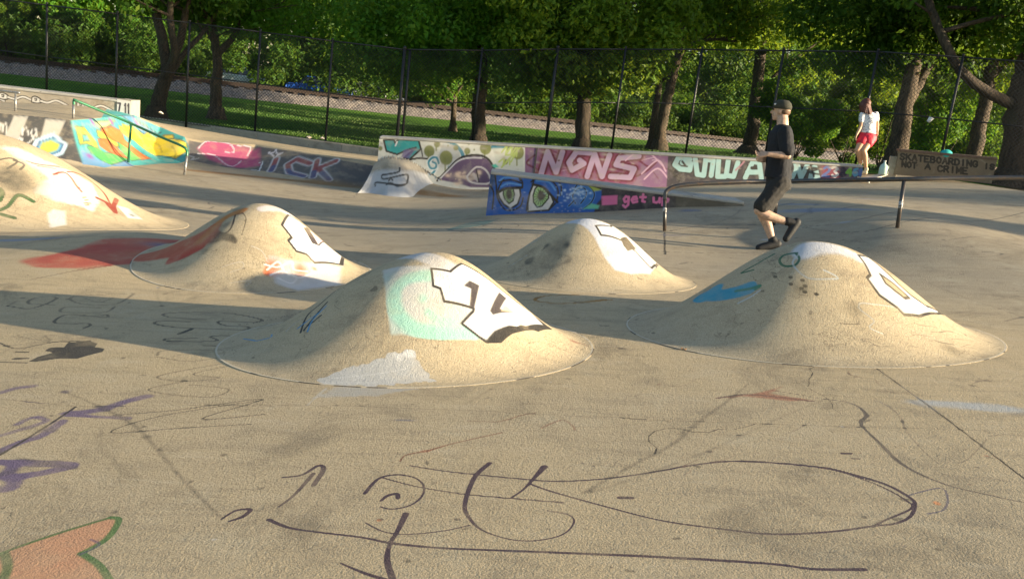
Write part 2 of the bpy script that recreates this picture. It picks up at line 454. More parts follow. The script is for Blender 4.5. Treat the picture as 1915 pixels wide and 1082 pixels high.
# ------------------------------------------------------------------ paint on surfaces (flat colour coverage, stored per vertex)
class Paint:
    def __init__(s, P, base_a=0):
        s.P = np.asarray(P, float); s.c = np.zeros((len(P), 3)); s.a = np.zeros(len(P))
        s.off = None
    def _over(s, idx, col, al):
        al = np.clip(al, 0, 1); a0 = s.a[idx]; ao = al + a0 * (1 - al)
        w = np.where(ao > 1e-6, al / np.maximum(ao, 1e-6), 0)[:, None]
        s.c[idx] = np.array(col)[None] * w + s.c[idx] * (1 - w); s.a[idx] = ao
    def _box(s, Q, m):
        lo = Q.min(0) - m; hi = Q.max(0) + m
        return np.nonzero((s.P[:, 0] > lo[0]) & (s.P[:, 0] < hi[0]) & (s.P[:, 1] > lo[1]) & (s.P[:, 1] < hi[1]))[0]
    def stroke(s, Q, w, col, al=1, soft=None, taper=False):
        """w = width in metres (number or one per point)"""
        Q = np.asarray(Q, float)[:, :2]
        W = np.full(len(Q), w) if not hasattr(w, '__len__') else np.interp(np.linspace(0, 1, len(Q)), np.linspace(0, 1, len(w)), w)
        if taper:
            t = np.linspace(0, 1, len(Q)); W = W * (.35 + .65 * np.sin(np.pi * np.clip(t * .9 + .08, 0, 1)))
        sf = soft if soft is not None else max(W.max() * .18, .002)
        idx = s._box(Q, W.max() + sf)
        if len(idx) == 0: return
        p = s.P[idx]; best = np.full(len(idx), -1e9)
        for i in range(len(Q) - 1):
            a, b = Q[i], Q[i + 1]; d = b - a; l2 = d @ d + 1e-12; mw = max(W[i], W[i + 1]) / 2 + sf
            lo = np.minimum(a, b) - mw; hi = np.maximum(a, b) + mw
            k = np.nonzero((p[:, 0] > lo[0]) & (p[:, 0] < hi[0]) & (p[:, 1] > lo[1]) & (p[:, 1] < hi[1]))[0]
            if len(k) == 0: continue
            q = p[k] - a; t = np.clip((q @ d) / l2, 0, 1)
            dist = np.hypot(q[:, 0] - t * d[0], q[:, 1] - t * d[1])
            best[k] = np.maximum(best[k], (W[i] * (1 - t) + W[i + 1] * t) / 2 - dist)
        cov = np.clip((best + sf) / (2 * sf) if soft is None else (best + sf) / (1.2 * sf), 0, 1)
        cov = cov * cov * (3 - 2 * cov)
        s._over(idx, col, cov * al)
    def poly(s, Q, col, al=1, soft=.004, rag=0):
        Q = np.asarray(Q, float)[:, :2]; idx = s._box(Q, soft + rag)
        if len(idx) == 0: return
        p = s.P[idx]; ins = np.zeros(len(idx), bool); dm = np.full(len(idx), 1e9); n = len(Q)
        for i in range(n):
            a, b = Q[i], Q[(i + 1) % n]
            c = ((a[1] > p[:, 1]) != (b[1] > p[:, 1])) & (p[:, 0] < (b[0] - a[0]) * (p[:, 1] - a[1]) / (b[1] - a[1] + 1e-12) + a[0])
            ins ^= c
            d = b - a; l2 = d @ d + 1e-12; q = p - a; t = np.clip((q @ d) / l2, 0, 1)
            dm = np.minimum(dm, np.hypot(q[:, 0] - t * d[0], q[:, 1] - t * d[1]))
        sd_ = np.where(ins, dm, -dm)
        if rag: sd_ = sd_ + rag * (np.sin(p[:, 0] * 41 + 3 * np.sin(p[:, 1] * 33)) * .5 + np.sin(p[:, 1] * 67 + 2 * np.sin(p[:, 0] * 59)) * .5)
        cov = np.clip((sd_ + soft) / (2 * soft), 0, 1)
        s._over(idx, col, cov * al)
    def spray(s, c, r, col, al=1, asp=1.0):
        c = np.asarray(c, float)[:2]; r2 = r * 1.6 * max(1, asp)
        idx = s._box(np.array([c]), r2)
        if len(idx) == 0: return
        d = (s.P[idx] - c) / np.array([r * asp, r]); q = (d ** 2).sum(1)
        s._over(idx, col, np.exp(-q * 2.2) * al)
    def rgba(s):
        return np.concatenate([s.c, s.a[:, None]], 1)

WHITE = (.80, .79, .76); BLACK = (.018, .017, .018); GREYP = (.42, .43, .44)
# stroke lettering, unit box, y up
G = {
 'S': [[(1, .82), (.75, 1), (.3, 1), (.05, .8), (.2, .58), (.8, .42), (.95, .2), (.7, 0), (.25, 0), (0, .18)]],
 'K': [[(0, 0), (0, 1)], [(.95, 1), (0, .42)], [(.3, .6), (1, 0)]],
 'A': [[(0, 0), (.5, 1), (1, 0)], [(.2, .38), (.8, .38)]],
 'T': [[(0, 1), (1, 1)], [(.5, 1), (.5, 0)]],
 'E': [[(1, 1), (0, 1), (0, 0), (1, 0)], [(0, .52), (.75, .52)]],
 'B': [[(0, 0), (0, 1), (.7, 1), (.9, .78), (.7, .55), (0, .55)], [(.7, .55), (1, .3), (.75, 0), (0, 0)]],
 'O': [[(.5, 1), (.1, .8), (0, .5), (.1, .2), (.5, 0), (.9, .2), (1, .5), (.9, .8), (.5, 1)]],
 'R': [[(0, 0), (0, 1), (.75, 1), (.95, .78), (.75, .5), (0, .5)], [(.45, .5), (1, 0)]],
 'D': [[(0, 0), (0, 1), (.6, 1), (1, .7), (1, .3), (.6, 0), (0, 0)]],
 'I': [[(.5, 0), (.5, 1)]],
 'N': [[(0, 0), (0, 1), (1, 0), (1, 1)]],
 'G': [[(1, .8), (.7, 1), (.3, 1), (0, .7), (0, .3), (.3, 0), (.75, 0), (1, .25), (1, .45), (.6, .45)]],
 'C': [[(1, .82), (.7, 1), (.3, 1), (0, .7), (0, .3), (.3, 0), (.7, 0), (1, .18)]],
 'M': [[(0, 0), (0, 1), (.5, .3), (1, 1), (1, 0)]],
 'L': [[(0, 1), (0, 0), (.95, 0)]],
 'U': [[(0, 1), (0, .25), (.3, 0), (.7, 0), (1, .25), (1, 1)]],
 'W': [[(0, 1), (.25, 0), (.5, .7), (.75, 0), (1, 1)]],
 'm': [[(0, 0), (0, .6)], [(0, .45), (.25, .62), (.45, .5), (.45, 0)], [(.45, .45), (.75, .62), (1, .5), (1, 0)]],
 'n': [[(0, 0), (0, .62)], [(0, .42), (.5, .64), (.9, .45), (.95, 0)]],
 'a': [[(.9, .62), (.3, .62), (0, .3), (.3, 0), (.7, .05), (.9, .5), (.95, 0)]],
 'g': [[(.85, .55), (.4, .65), (.1, .4), (.3, .1), (.75, .2), (.85, .6), (.8, -.2), (.4, -.4), (.05, -.2)]],
 'e': [[(.1, .32), (.85, .38), (.7, .65), (.3, .6), (.05, .3), (.3, 0), (.9, .08)]],
 't': [[(.5, 1), (.45, .1), (.8, 0)], [(.1, .62), (.9, .64)]],
 'u': [[(.05, .62), (.1, .1), (.5, 0), (.85, .2), (.9, .62), (.95, 0)]],
 'p': [[(.1, .62), (.1, -.4)], [(.1, .5), (.5, .66), (.9, .45), (.8, .1), (.4, 0), (.1, .1)]],
 '5': [[(.9, 1), (.15, 1), (.1, .58), (.6, .6), (.95, .3), (.6, 0), (.05, .1)]],
 '/': [[(.0, 0), (1, 1)]],
 '3': [[(.05, .85), (.5, 1), (.9, .78), (.45, .52), (.95, .25), (.5, 0), (.05, .12)]],
 '8': [[(.5, .52), (.1, .75), (.5, 1), (.9, .75), (.5, .52), (0, .25), (.5, 0), (1, .25), (.5, .52)]],
 '6': [[(.85, .95), (.3, .8), (.05, .3), (.4, 0), (.9, .2), (.7, .5), (.15, .4)]],
 '7': [[(0, 1), (1, 1), (.35, 0)]],
 '1': [[(.3, .8), (.55, 1), (.55, 0)]],
 '2': [[(.05, .8), (.4, 1), (.9, .8), (.8, .5), (0, 0), (1, 0)]],
 '4': [[(.7, 0), (.7, 1), (0, .35), (1, .35)]],
}
def letters(text, quad, gap=.28):
    """strokes (in photo pixels) of a line of text set in the box tl, tr, br, bl"""
    tl, tr, br, bl = [np.array(q, float) for q in quad]
    n = len(text); wl = 1.0 / (n + gap * (n - 1)); out = []
    for i, ch in enumerate(text):
        if ch not in G: continue
        x0_ = i * wl * (1 + gap)
        for st in G[ch]:
            q = []
            for (gx, gy) in st:
                u = x0_ + gx * wl
                q.append((tl * (1 - u) + tr * u) * gy + (bl * (1 - u) + br * u) * (1 - gy))
            out.append(q)
    return out
# ------------------------------------------------------------------ concrete ground (one sheet, fan-shaped so near detail is fine)
def zc(pts, sc, ox, oy):          # points read off an enlarged view of the photograph
    return [(ox + x / sc, oy + y / sc) for (x, y) in pts]
def gpts(pts, fn=None):
    return np.array([hit(x, y, fn or H0)[:2] for (x, y) in pts])
def pxw(px, py, w, fn=None):      # a width in photo pixels -> metres there
    p = hit(px, py, fn or H0); return w * float((p - CAM) @ fw) / F

tin = np.linspace(-.62, .62, 1060)
tout = .62 * 1.09 ** np.arange(1, 17)
tt = np.concatenate([-tout[::-1], tin, tout])
yy1 = 1.0 / np.linspace(1 / 1.7, 1 / 9.0, 640, endpoint=False)
yy2 = np.linspace(9.0, 25.4, 440)
yy = np.concatenate([[-5, -2, 0, .8], yy1, yy2])
TT, YY = np.meshgrid(tt, yy)
GX = TT * (np.maximum(YY, 0) + 1.0); GY = YY
GZ = np.empty_like(GX)
for i in range(0, len(yy), 60):
    GZ[i:i + 60] = H0(GX[i:i + 60], GY[i:i + 60])
GP = np.stack([GX.ravel(), GY.ravel()], 1)
# the concrete ends at the kerb, the ledges and the far crest
BACK = [un(px, py, z)[:2] for (px, py, z) in [(-700, 120, .02), (-150, 175, .02), (0, 190, .0), (244, 216, 0)]]
BACK += [un(250, 229, -.77)[:2], un(638, 283, -.77)[:2], un(712, 293, -.77)[:2]]
WL = at(710, 255, 18.5); WR = at(1615, 310, 19.3)
BACK += [WL[:2] + [0, .25], WR[:2] + [-1.2, .7], WR[:2] + [.1, 1.2], un(1690, 331, .70)[:2], un(1915, 366, .75)[:2], un(2300, 420, .78)[:2], un(2900, 520, .8)[:2]]
BACK = np.array(BACK)
sb = np.empty(len(GP))
for i in range(0, len(GP), 100000):
    sb[i:i + 100000] = sdist(GP[i:i + 100000, 0], GP[i:i + 100000, 1], BACK)
keep = sb > -.12
me = mesh_np('park_ground', np.stack([GX.ravel(), GY.ravel(), GZ.ravel()], 1), grid_faces(len(yy), len(tt), keep))
pt = Paint(GP)
def gs(pts, w, col, al=1, soft=None, sm=True, taper=False, P=None, fn=None):
    fn = fn or H0
    Q = gpts(pts, fn)
    if not hasattr(w, '__len__'):
        m = pts[len(pts) // 2]; w = pxw(m[0], m[1], w, fn)
    else: w = [pxw(pts[min(int(i * (len(pts) - 1) / (len(w) - 1)), len(pts) - 1)][0], pts[min(int(i * (len(pts) - 1) / (len(w) - 1)), len(pts) - 1)][1], v, fn) for i, v in enumerate(w)]
    if sm: Q = catmull(Q, 8)
    mw = 1.15 * .00074 * Q[len(Q) // 2][1] ** 2 if Q[len(Q) // 2][1] < 9 else .03
    mx = max(w) if hasattr(w, '__len__') else w
    if mx < mw: al *= max(.45, (mx / mw) ** .5)
    w = [max(v, mw) for v in w] if hasattr(w, '__len__') else max(w, mw)
    (P or pt).stroke(Q, w, col, al, soft, taper)
PUR = (.055, .03, .05); FAD = (.13, .105, .085); SLV = (.15, .11, .19)
# marker drawing in the foreground
LA = [(767, 870), (831, 880), (894, 887), (968, 894), (1041, 899), (1135, 894), (1240, 879), (1282, 871), (1363, 862), (1451, 865), (1540, 874), (1592, 886), (1656, 905), (1702, 930), (1711, 944), (1702, 965), (1674, 978), (1631, 983), (1557, 993), (1451, 998), (1356, 989), (1240, 973), (1135, 947), (1034, 919), (991, 904)]
gs(LA, [4, 5, 4, 6, 10, 8, 6, 7, 5, 6], PUR, .85)
gs([(1588, 886), (1650, 910), (1695, 935), (1704, 950), (1655, 972), (1632, 984)], 5, PUR, .9)
gs([(503, 971), (541, 986), (602, 995), (677, 1004), (734, 1015), (814, 1023), (901, 1027), (1034, 1032), (1240, 1041), (1437, 1053), (1522, 1063), (1617, 1064)], [11, 6, 6, 8, 6, 7, 9, 8, 11], PUR, .95)
gs([(916, 865), (891, 887), (876, 917), (869, 947), (877, 967), (901, 990), (951, 1007), (1001, 1010), (1051, 999), (1073, 977), (1064, 962), (1024, 954)], [10, 9, 8, 3, 3, 3, 2], PUR, .9)
gs([(1018, 872), (998, 894), (978, 915), (956, 930)], [14, 7, 4, 3], PUR, .95)
gs([(717, 893), (784, 910), (867, 923), (954, 931), (1053, 939)], [3, 3, 4, 2, 5], PUR, .9)
gs([(682, 922), (707, 895), (740, 887), (774, 892), (792, 907), (789, 927), (767, 944), (734, 951), (712, 947)], [8, 6, 4, 3, 3, 2], PUR, .9)
gs([(712, 936), (725, 926), (742, 923), (744, 931)], [5, 8, 10, 8], PUR, .95)
gs([(759, 960), (744, 991), (729, 1017), (724, 1047), (734, 1081)], [13, 9, 8, 12, 14], PUR, .95)
gs([(637, 1052), (677, 1069), (720, 1083)], [4, 8, 11], PUR, .9)
gs([(684, 977), (720, 994), (767, 998), (834, 991), (879, 981)], 4, PUR, .8)
gs([(528, 892), (565, 887), (595, 870), (605, 877), (586, 907)], [4, 6, 8, 10, 9], PUR, .95)
gs([(586, 885), (551, 924), (521, 947)], [9, 6, 2], PUR, .95)
gs([(414, 970), (441, 954), (468, 952), (454, 965), (429, 974)], [3, 6, 9, 9, 5], PUR, .95)
for (x, y, w) in [(1170, 930, 11), (1583, 847, 8), (1600, 857, 6)]: gs([(x - w, y), (x + w, y)], w, PUR, .95, sm=False)
# orange shape with green outline
oc = [(-30, 1048), (20, 1027), (120, 993), (207, 967), (222, 972), (200, 1006), (152, 1034), (187, 1058), (212, 1095), (-30, 1095)]
pt.poly(gpts(oc), (.58, .30, .17), .55, .01)
gs(oc[:4], 8, (.10, .17, .06), .85); gs(oc[3:7], 13, (.10, .19, .06), .9); gs([(152, 1034), (187, 1058), (214, 1100)], 15, (.09, .18, .06), .9)
gs([(8, 1034), (14, 1060), (0, 1095)], 18, (.09, .17, .06), .8)
gs([(150, 1036), (185, 1018), (170, 1008)], 6, (.12, .09, .16), .6)
# faded curves
gs([(1444, 729), (1520, 742), (1592, 754), (1620, 775), (1610, 792), (1645, 828), (1691, 870), (1768, 905), (1850, 925), (1915, 938), (2000, 945)], [3, 4, 9, 7, 11, 7, 6, 5], FAD, .62)
gs([(1539, 738), (1635, 748), (1680, 775), (1698, 810), (1751, 863), (1804, 884), (1915, 905)], [2, 8, 6, 4, 4], FAD, .42)
gs([(1720, 830), (1790, 865), (1830, 838), (1845, 820)], 5, FAD, .4); gs([(1850, 815), (1885, 812), (1940, 818)], 4, FAD, .5)
pt.poly(gpts([(1340, 744), (1400, 736), (1470, 720), (1445, 735), (1530, 748), (1480, 751), (1390, 742)]), (.36, .15, .09), .5, .02)
gs([(1340, 744), (1400, 737), (1470, 744), (1520, 750)], 4, FAD, .8)
for (x, y, r, c, a, asp) in [(1810, 758, .13, (.44, .45, .44), .55, 3), (1730, 752, .08, (.44, .45, .44), .4, 3), (1880, 765, .10, (.44, .45, .44), .45, 2.5), (1752, 940, .032, (.62, .25, .1), .75, .8), (755, 785, .03, (.16, .16, .2), .55, 4), (960, 1030, .02, (.1, .1, .12), .3, 2),
                           (1690, 1020, .03, (.12, .1, .14), .4, 1), (708, 972, .015, (.6, .25, .1), .7, 1), (795, 843, .02, (.45, .15, .07), .7, 1.6), (1845, 852, .02, (.4, .2, .12), .6, 1.4)]:
    pt.spray(hit(x, y, H0)[:2], r, c, a, asp)
gs([(1735, 960), (1765, 952), (1772, 930), (1758, 912), (1700, 925)], 6, (.16, .14, .16), .55)
gs([(748, 862), (760, 850), (800, 842), (850, 828), (940, 808)], [5, 3, 8, 4, 3], (.25, .12, .07), .65)
gs([(875, 786), (930, 788), (975, 776), (1000, 772)], 4, (.25, .13, .08), .6); gs([(1012, 800), (1050, 785), (1070, 795), (1075, 803)], 6, (.25, .13, .08), .5)
gs([(395, 867), (450, 856), (500, 860), (565, 875)], 3, FAD, .5); gs([(434, 841), (470, 850), (520, 845)], 2, FAD, .4)
pr = random.Random(5)
for k in range(34):               # the many half worn scribbles round the bumps
    x = pr.uniform(860, 1900); y = pr.uniform(700, 880) if k % 2 else pr.uniform(640, 760)
    if x < 1180 and y < 700: continue
    q = [(x, y)]; an = pr.uniform(0, 6.28)
    for j in range(pr.randint(3, 7)):
        an += pr.uniform(-1.6, 1.6); q.append((q[-1][0] + 26 * math.cos(an), q[-1][1] + 9 * math.sin(an)))
    gs(q, pr.uniform(2, 5), pr.choice([FAD, (.2, .11, .08), (.14, .12, .1)]), pr.uniform(.25, .5))
# outlined letters in the long shadow, left
ZL = lambda L: zc(L, 2.992, 0, 520)
for L, w, a in [([(1150, 230), (950, 218), (940, 195), (1250, 193), (1460, 230), (1400, 247), (1230, 240), (1250, 262), (1380, 270), (1350, 288), (1000, 275), (870, 255), (900, 240), (1060, 245)], 4, .75),
                ([(1000, 312), (1070, 285)], 9, .8), ([(1140, 375), (1280, 375), (1340, 325), (1180, 325), (1210, 350), (960, 352), (930, 338), (1100, 335)], 4.5, .75),
                ([(880, 430), (920, 405), (1200, 400), (1300, 410), (1240, 440), (1050, 463), (880, 440)], 4, .6), ([(960, 440), (1060, 420), (1160, 425)], 4, .5),
                ([(1340, 460), (890, 545), (1040, 575), (1230, 555), (1080, 535), (1330, 480)], 4, .6), ([(1040, 575), (830, 625), (1150, 665), (1280, 620), (1060, 595)], 4, .6),
                ([(640, 765), (1000, 735), (1470, 675), (1130, 785), (1480, 760)], 4, .65), ([(1470, 680), (900, 770), (620, 862), (1000, 838), (1410, 815)], 4, .65),
                ([(750, 85), (660, 140), (520, 150), (410, 130), (430, 100), (750, 85)], 3, .7), ([(470, 110), (560, 135), (640, 105)], 3, .6), ([(640, 160), (580, 190), (350, 190), (380, 160), (560, 165)], 3, .7),
                ([(600, 205), (590, 218), (420, 205), (350, 210), (310, 250), (500, 255), (470, 280)], 4, .7), ([(460, 290), (100, 318), (280, 350), (260, 320), (450, 315)], 3, .6),
                ([(50, 155), (180, 168), (320, 110), (200, 110), (160, 140), (300, 150)], 4, .65), ([(40, 155), (90, 130)], 3, .6), ([(0, 362), (100, 392), (300, 358), (500, 350)], 4, .75), ([(0, 470), (150, 472)], 5, .8), ([(20, 380), (200, 360), (400, 352)], 3, .6)]:
    gs(ZL(L), w, (.075, .065, .05), a, sm=(len(L) > 2))
BLK = (.045, .042, .038)
pt.poly(gpts(ZL([(160, 465), (210, 440), (300, 415), (250, 405), (280, 388), (360, 385), (380, 360), (500, 350), (545, 365), (530, 385), (585, 393), (575, 410), (480, 435), (430, 450), (330, 448), (210, 465)])), BLK, .9, .006)
for (x, y, w) in [(125, 412, 18), (115, 449, 21)]:
    p = ZL([(x, y)])[0]; gs([(p[0] - w * .6, p[1]), (p[0] + w * .6, p[1])], 7, BLK, .9, sm=False)
for L, w, a in [([(0, 640), (90, 615), (180, 603)], 22, .5), ([(230, 670), (350, 640), (480, 600)], 18, .3), ([(820, 660), (700, 690), (560, 735), (380, 755)], 26, .6), ([(380, 765), (550, 775), (720, 782)], 14, .6),
                ([(100, 815), (180, 780), (260, 795), (170, 830), (0, 880)], 16, .5), ([(0, 965), (120, 915), (230, 880), (350, 800)], 22, .6), ([(150, 700), (250, 760)], 30, .3), ([(0, 1028), (200, 1035), (400, 1045), (250, 1085), (80, 1110)], 24, .75),
                ([(90, 1035), (20, 1110)], 26, .6), ([(0, 1180), (60, 1170), (80, 1130)], 34, .55)]:
    w = w / 2.992 * 2.2; q = ZL(L); gs(q, w * .9, SLV, a * .95, soft=pxw(*q[0], w) * .9)
# joints in the slabs, and one painted shadow edge
JT = (.03, .025, .02)
gs([(-20, 862), (40, 826), (100, 788), (142, 760)], [5, 5, 4, 2.5], JT, 1, sm=False)
gs([(-60, 740), (0, 745), (142, 760), (400, 757), (630, 758)], 1.7, JT, .75, sm=False)
gs([(630, 758), (900, 768), (1240, 785), (1560, 797), (1915, 806), (2100, 810)], 1.8, JT, .7, sm=False)
gs([(1636, 686), (1760, 775), (1915, 894), (1990, 950)], 3.2, JT, 1, sm=False)
gs([(575, 757), (610, 725)], 2, (.5, .46, .38), .8, sm=False)
gs([(1243, 434), (1244, 476)], 2, JT, .9, sm=False); gs([(1150, 466), (1440, 470)], 2, JT, .8, sm=False); gs([(1120, 437), (1370, 437), (1560, 434)], 1.2, JT, .5, sm=False)
gs([(750, 467), (790, 440), (828, 413)], 2, JT, .3, sm=False); gs([(828, 413), (760, 402)], 2, JT, .5, sm=False)
gs([(640, 455), (700, 470), (760, 468)], 2, JT, .6); gs([(60, 522), (130, 508), (205, 496)], 2.5, JT, .8, sm=False); gs([(205, 496), (0, 466)], 2, JT, .3)  # last stroke paints the lower edge of a cast shadow
# spray and scribbles on the middle ground
TEALP = (.16, .24, .20)
pt.poly(gpts(zc([(610, 790), (760, 745), (1000, 715), (960, 745), (860, 770), (720, 790), (640, 800)], 3.99, 680, 230)), TEALP, .55, .05)
for L, w in [([(610, 790), (700, 800), (860, 775), (1000, 740), (1130, 750), (1150, 770), (1060, 775)], 1.6), ([(760, 830), (730, 810), (900, 790), (1020, 780), (1000, 800), (850, 800)], 1.6), ([(560, 870), (640, 860), (620, 885), (500, 890)], 1.4),
             ([(700, 960), (850, 940), (1000, 950), (880, 970), (720, 965)], 1.4), ([(760, 900), (900, 880), (1080, 890), (1000, 910), (820, 905)], 1.3), ([(600, 980), (800, 990), (1000, 985)], 1.5)]:
    gs(zc(L, 3.99, 680, 230), w, (.03, .03, .028), .7)
for k in range(70):
    reg = [(360, 760, 350, 460), (820, 1240, 400, 500), (1150, 1900, 385, 520)][k % 3]
    x = pr.uniform(reg[0], reg[1]); y = pr.uniform(reg[2], reg[3]); q = [(x, y)]; an = pr.choice([0, math.pi]) + pr.uniform(-.5, .5)
    for j in range(pr.randint(3, 8)):
        an += pr.uniform(-.9, .9); q.append((q[-1][0] + 24 * math.cos(an), q[-1][1] + 4 * math.sin(an)))
    gs(q, pr.uniform(1, 2.6), pr.choice([(.04, .038, .035), (.09, .08, .07), (.05, .045, .06)]), pr.uniform(.3, .65))
for L, w, a in [([(1250, 432), (1330, 420), (1440, 420), (1600, 412), (1760, 400)], 3, .6), ([(1500, 425), (1640, 428), (1800, 412), (1915, 397)], 2.5, .7), ([(1560, 395), (1640, 385), (1740, 388)], 2.5, .6), ([(1640, 372), (1760, 385), (1850, 400)], 2, .5),
                ([(1300, 450), (1380, 440), (1440, 450), (1360, 462), (1290, 455)], 2, .6), ([(1860, 560), (1890, 556), (1950, 556)], 3, .6), ([(1880, 600), (1915, 592)], 4, .6)]:
    gs(L, w, (.05, .045, .045), a)
for (x, y, r, c, a, asp) in [(1545, 392, .30, (.22, .25, .31), .8, 4), (1500, 382, .2, (.22, .25, .31), .6, 4), (1620, 372, .15, (.26, .28, .33), .6, 5), (1290, 393, .16, (.2, .21, .27), .6, 2), (1580, 415, .1, (.5, .5, .52), .5, 2), (1430, 448, .06, (.5, .5, .5), .6, 2),
                             (1700, 440, .3, (.12, .11, .1), .4, 5), (1260, 440, .16, (.2, .2, .24), .4, 3), (700, 430, .25, (.14, .12, .1), .4, 4), (500, 400, .3, (.14, .12, .1), .35, 4)]:
    pt.spray(hit(x, y, H0)[:2], r, c, a, asp)
gs([(1145, 560), (1060, 567), (1002, 562), (1020, 553), (1080, 551)], 6, (.35, .17, .02), .7); gs([(1080, 566), (1130, 560)], 9, (.35, .17, .02), .6)
# saddle sprayed red between the two left bumps
for k in range(13):
    t = k / 12; y0 = 492 - 46 * t; x0_ = 88 + 110 * t
    gs([(x0_, y0 + 2), (x0_ + 100 - 30 * t, y0 - 2 + 6 * t), (350, 470 - 18 * t), (385, 455 - 14 * t)], 7.5, [(.55, .04, .035), (.48, .06, .05), (.55, .18, .10)][k % 3], [.40, .30, .22][k % 3], soft=.16)
for k in range(60):
    t = pr.random(); x = 90 + 260 * t; y = pr.gauss(490 - 30 * t, 5 + 6 * t); pt.spray(hit(x, y, H0)[:2], pr.uniform(.10, .22), pr.choice([(.50, .05, .04), (.42, .07, .05), (.52, .20, .12)]), .32, pr.uniform(1.2, 2.4))
for (x, y, r, c, a, asp) in [(130, 487, .12, (.55, .08, .04), .6, 2), (310, 459, .10, (.05, .09, .26), .85, 2.4), (325, 457, .05, (.30, .25, .06), .8, 2), (290, 478, .1, (.45, .22, .05), .5, 2.5), (60, 447, .16, (.2, .24, .3), .6, 4), (20, 450, .15, (.3, .33, .38), .5, 3)]:
    pt.spray(hit(x, y, H0)[:2], r, c, a, asp)
# patch of grey on the slab before the central bump
pt.poly(gpts([(575, 745), (625, 722), (800, 716), (830, 722), (700, 742)]), (.42, .41, .38), .5, .03, .01)
# painted bank, left: stripes and hexagon
Z4 = lambda L: zc(L, 3.99, 0, 160)
pt.poly(gpts([(-160, 196), (133, 225), (158, 306), (60, 290), (-160, 262)]), (.055, .058, .062), .93, .02)
for L in [[(105, 225), (210, 230), (110, 448), (5, 430)], [(340, 248), (487, 262), (440, 370), (270, 480)], [(-120, 200), (-10, 212), (-90, 420), (-210, 400)]]:
    pt.poly(gpts(Z4(L)), (.50, .48, .43), .85, .015)
pt.poly(gpts(Z4([(400, 350), (507, 440), (472, 512), (375, 548), (218, 482), (263, 400)])), (.50, .68, .80), .95, .01)
pt.poly(gpts(Z4([(395, 382), (478, 440), (450, 495), (370, 525), (262, 472), (290, 415)])), (.03, .13, .28), .95, .01)
pt.poly(gpts(Z4([(392, 393), (462, 442), (440, 487), (365, 515), (278, 470), (305, 420)])), (.12, .38, .58), .95, .01)
pt.poly(gpts(Z4([(385, 405), (445, 440), (430, 480), (350, 508), (292, 475), (312, 428)])), (.50, .52, .05), .95, .015)
for L in letters('na', [(42, 232), (69, 237), (69, 256), (42, 252)]) + letters('m', [(0, 222), (13, 224), (12, 247), (0, 245)]) + letters('5/', [(33, 259), (62, 260), (58, 273), (31, 271)]):
    gs(L, 1.9, (.7, .7, .68), .95, sm=False)
# painted corner: teal with bright shapes
pt.poly(gpts([(133, 226), (190, 221), (250, 215), (262, 222), (300, 238), (345, 256), (353, 276), (350, 300), (300, 306), (240, 309), (195, 313), (157, 306)]), (.05, .36, .36), .95, .03)
pt.poly(gpts(Z4([(600, 455), (660, 520), (800, 580), (950, 560), (1000, 600), (780, 610), (620, 588)])), (.12, .26, .48), .9, .03)
for L, c in [([(880, 225), (1000, 228), (1090, 300), (1200, 350), (1130, 350), (1000, 290)], (.07, .22, .38)), ([(700, 268), (860, 258), (800, 310), (740, 320)], (.45, .55, .25)),
             ([(560, 305), (630, 310), (720, 420), (745, 490), (690, 452), (598, 445)], (.38, .38, .03)), ([(615, 368), (650, 368), (672, 415), (622, 420)], (.05, .36, .36)),
             ([(650, 455), (730, 465), (780, 500), (900, 510), (960, 552), (830, 592), (760, 560), (680, 500)], (.06, .38, .09)),
             ([(720, 330), (800, 345), (850, 400), (892, 445), (880, 460), (800, 430), (730, 380)], (.36, .36, .04)),
             ([(750, 320), (830, 303), (912, 340), (925, 400), (1010, 470), (1130, 545), (1050, 556), (960, 510), (900, 430), (830, 400), (765, 350)], (.72, .16, .02)),
             ([(730, 398), (800, 400), (880, 465), (962, 548), (900, 530), (800, 490), (745, 450)], (.66, .13, .02)),
             ([(880, 420), (960, 470), (1060, 550), (980, 562), (900, 480)], (.10, .42, .10)),
             ([(895, 330), (885, 300), (915, 308), (912, 285), (945, 300), (980, 298), (1100, 350), (1200, 380), (1280, 396), (1390, 430), (1402, 490), (1360, 512), (1310, 545), (1180, 522), (1100, 490), (1000, 410), (930, 370)], (.78, .60, .02)),
             ([(1215, 370), (1290, 365), (1300, 392), (1230, 395)], (.7, .52, .03))]:
    pt.poly(gpts(Z4(L)), c, .96, .015); gs(Z4(L + L[:1]), 1.1, BLACK, .85, sm=False)
for (x, y) in [(690, 275), (830, 270), (670, 525), (1020, 280)]: pt.spray(hit(*Z4([(x, y)])[0], H0)[:2], .10, (.25, .05, .3), .9)
gs(Z4([(1020, 415), (1100, 405), (1180, 440), (1210, 500)]), 1, BLACK, .6); gs(Z4([(1280, 450), (1310, 500), (1300, 540)]), 1, BLACK, .6)
gs(Z4([(1240, 395), (1330, 400), (1380, 425)]), 1, BLACK, .6); gs(Z4([(1000, 330), (1060, 350)]), 1, BLACK, .5)
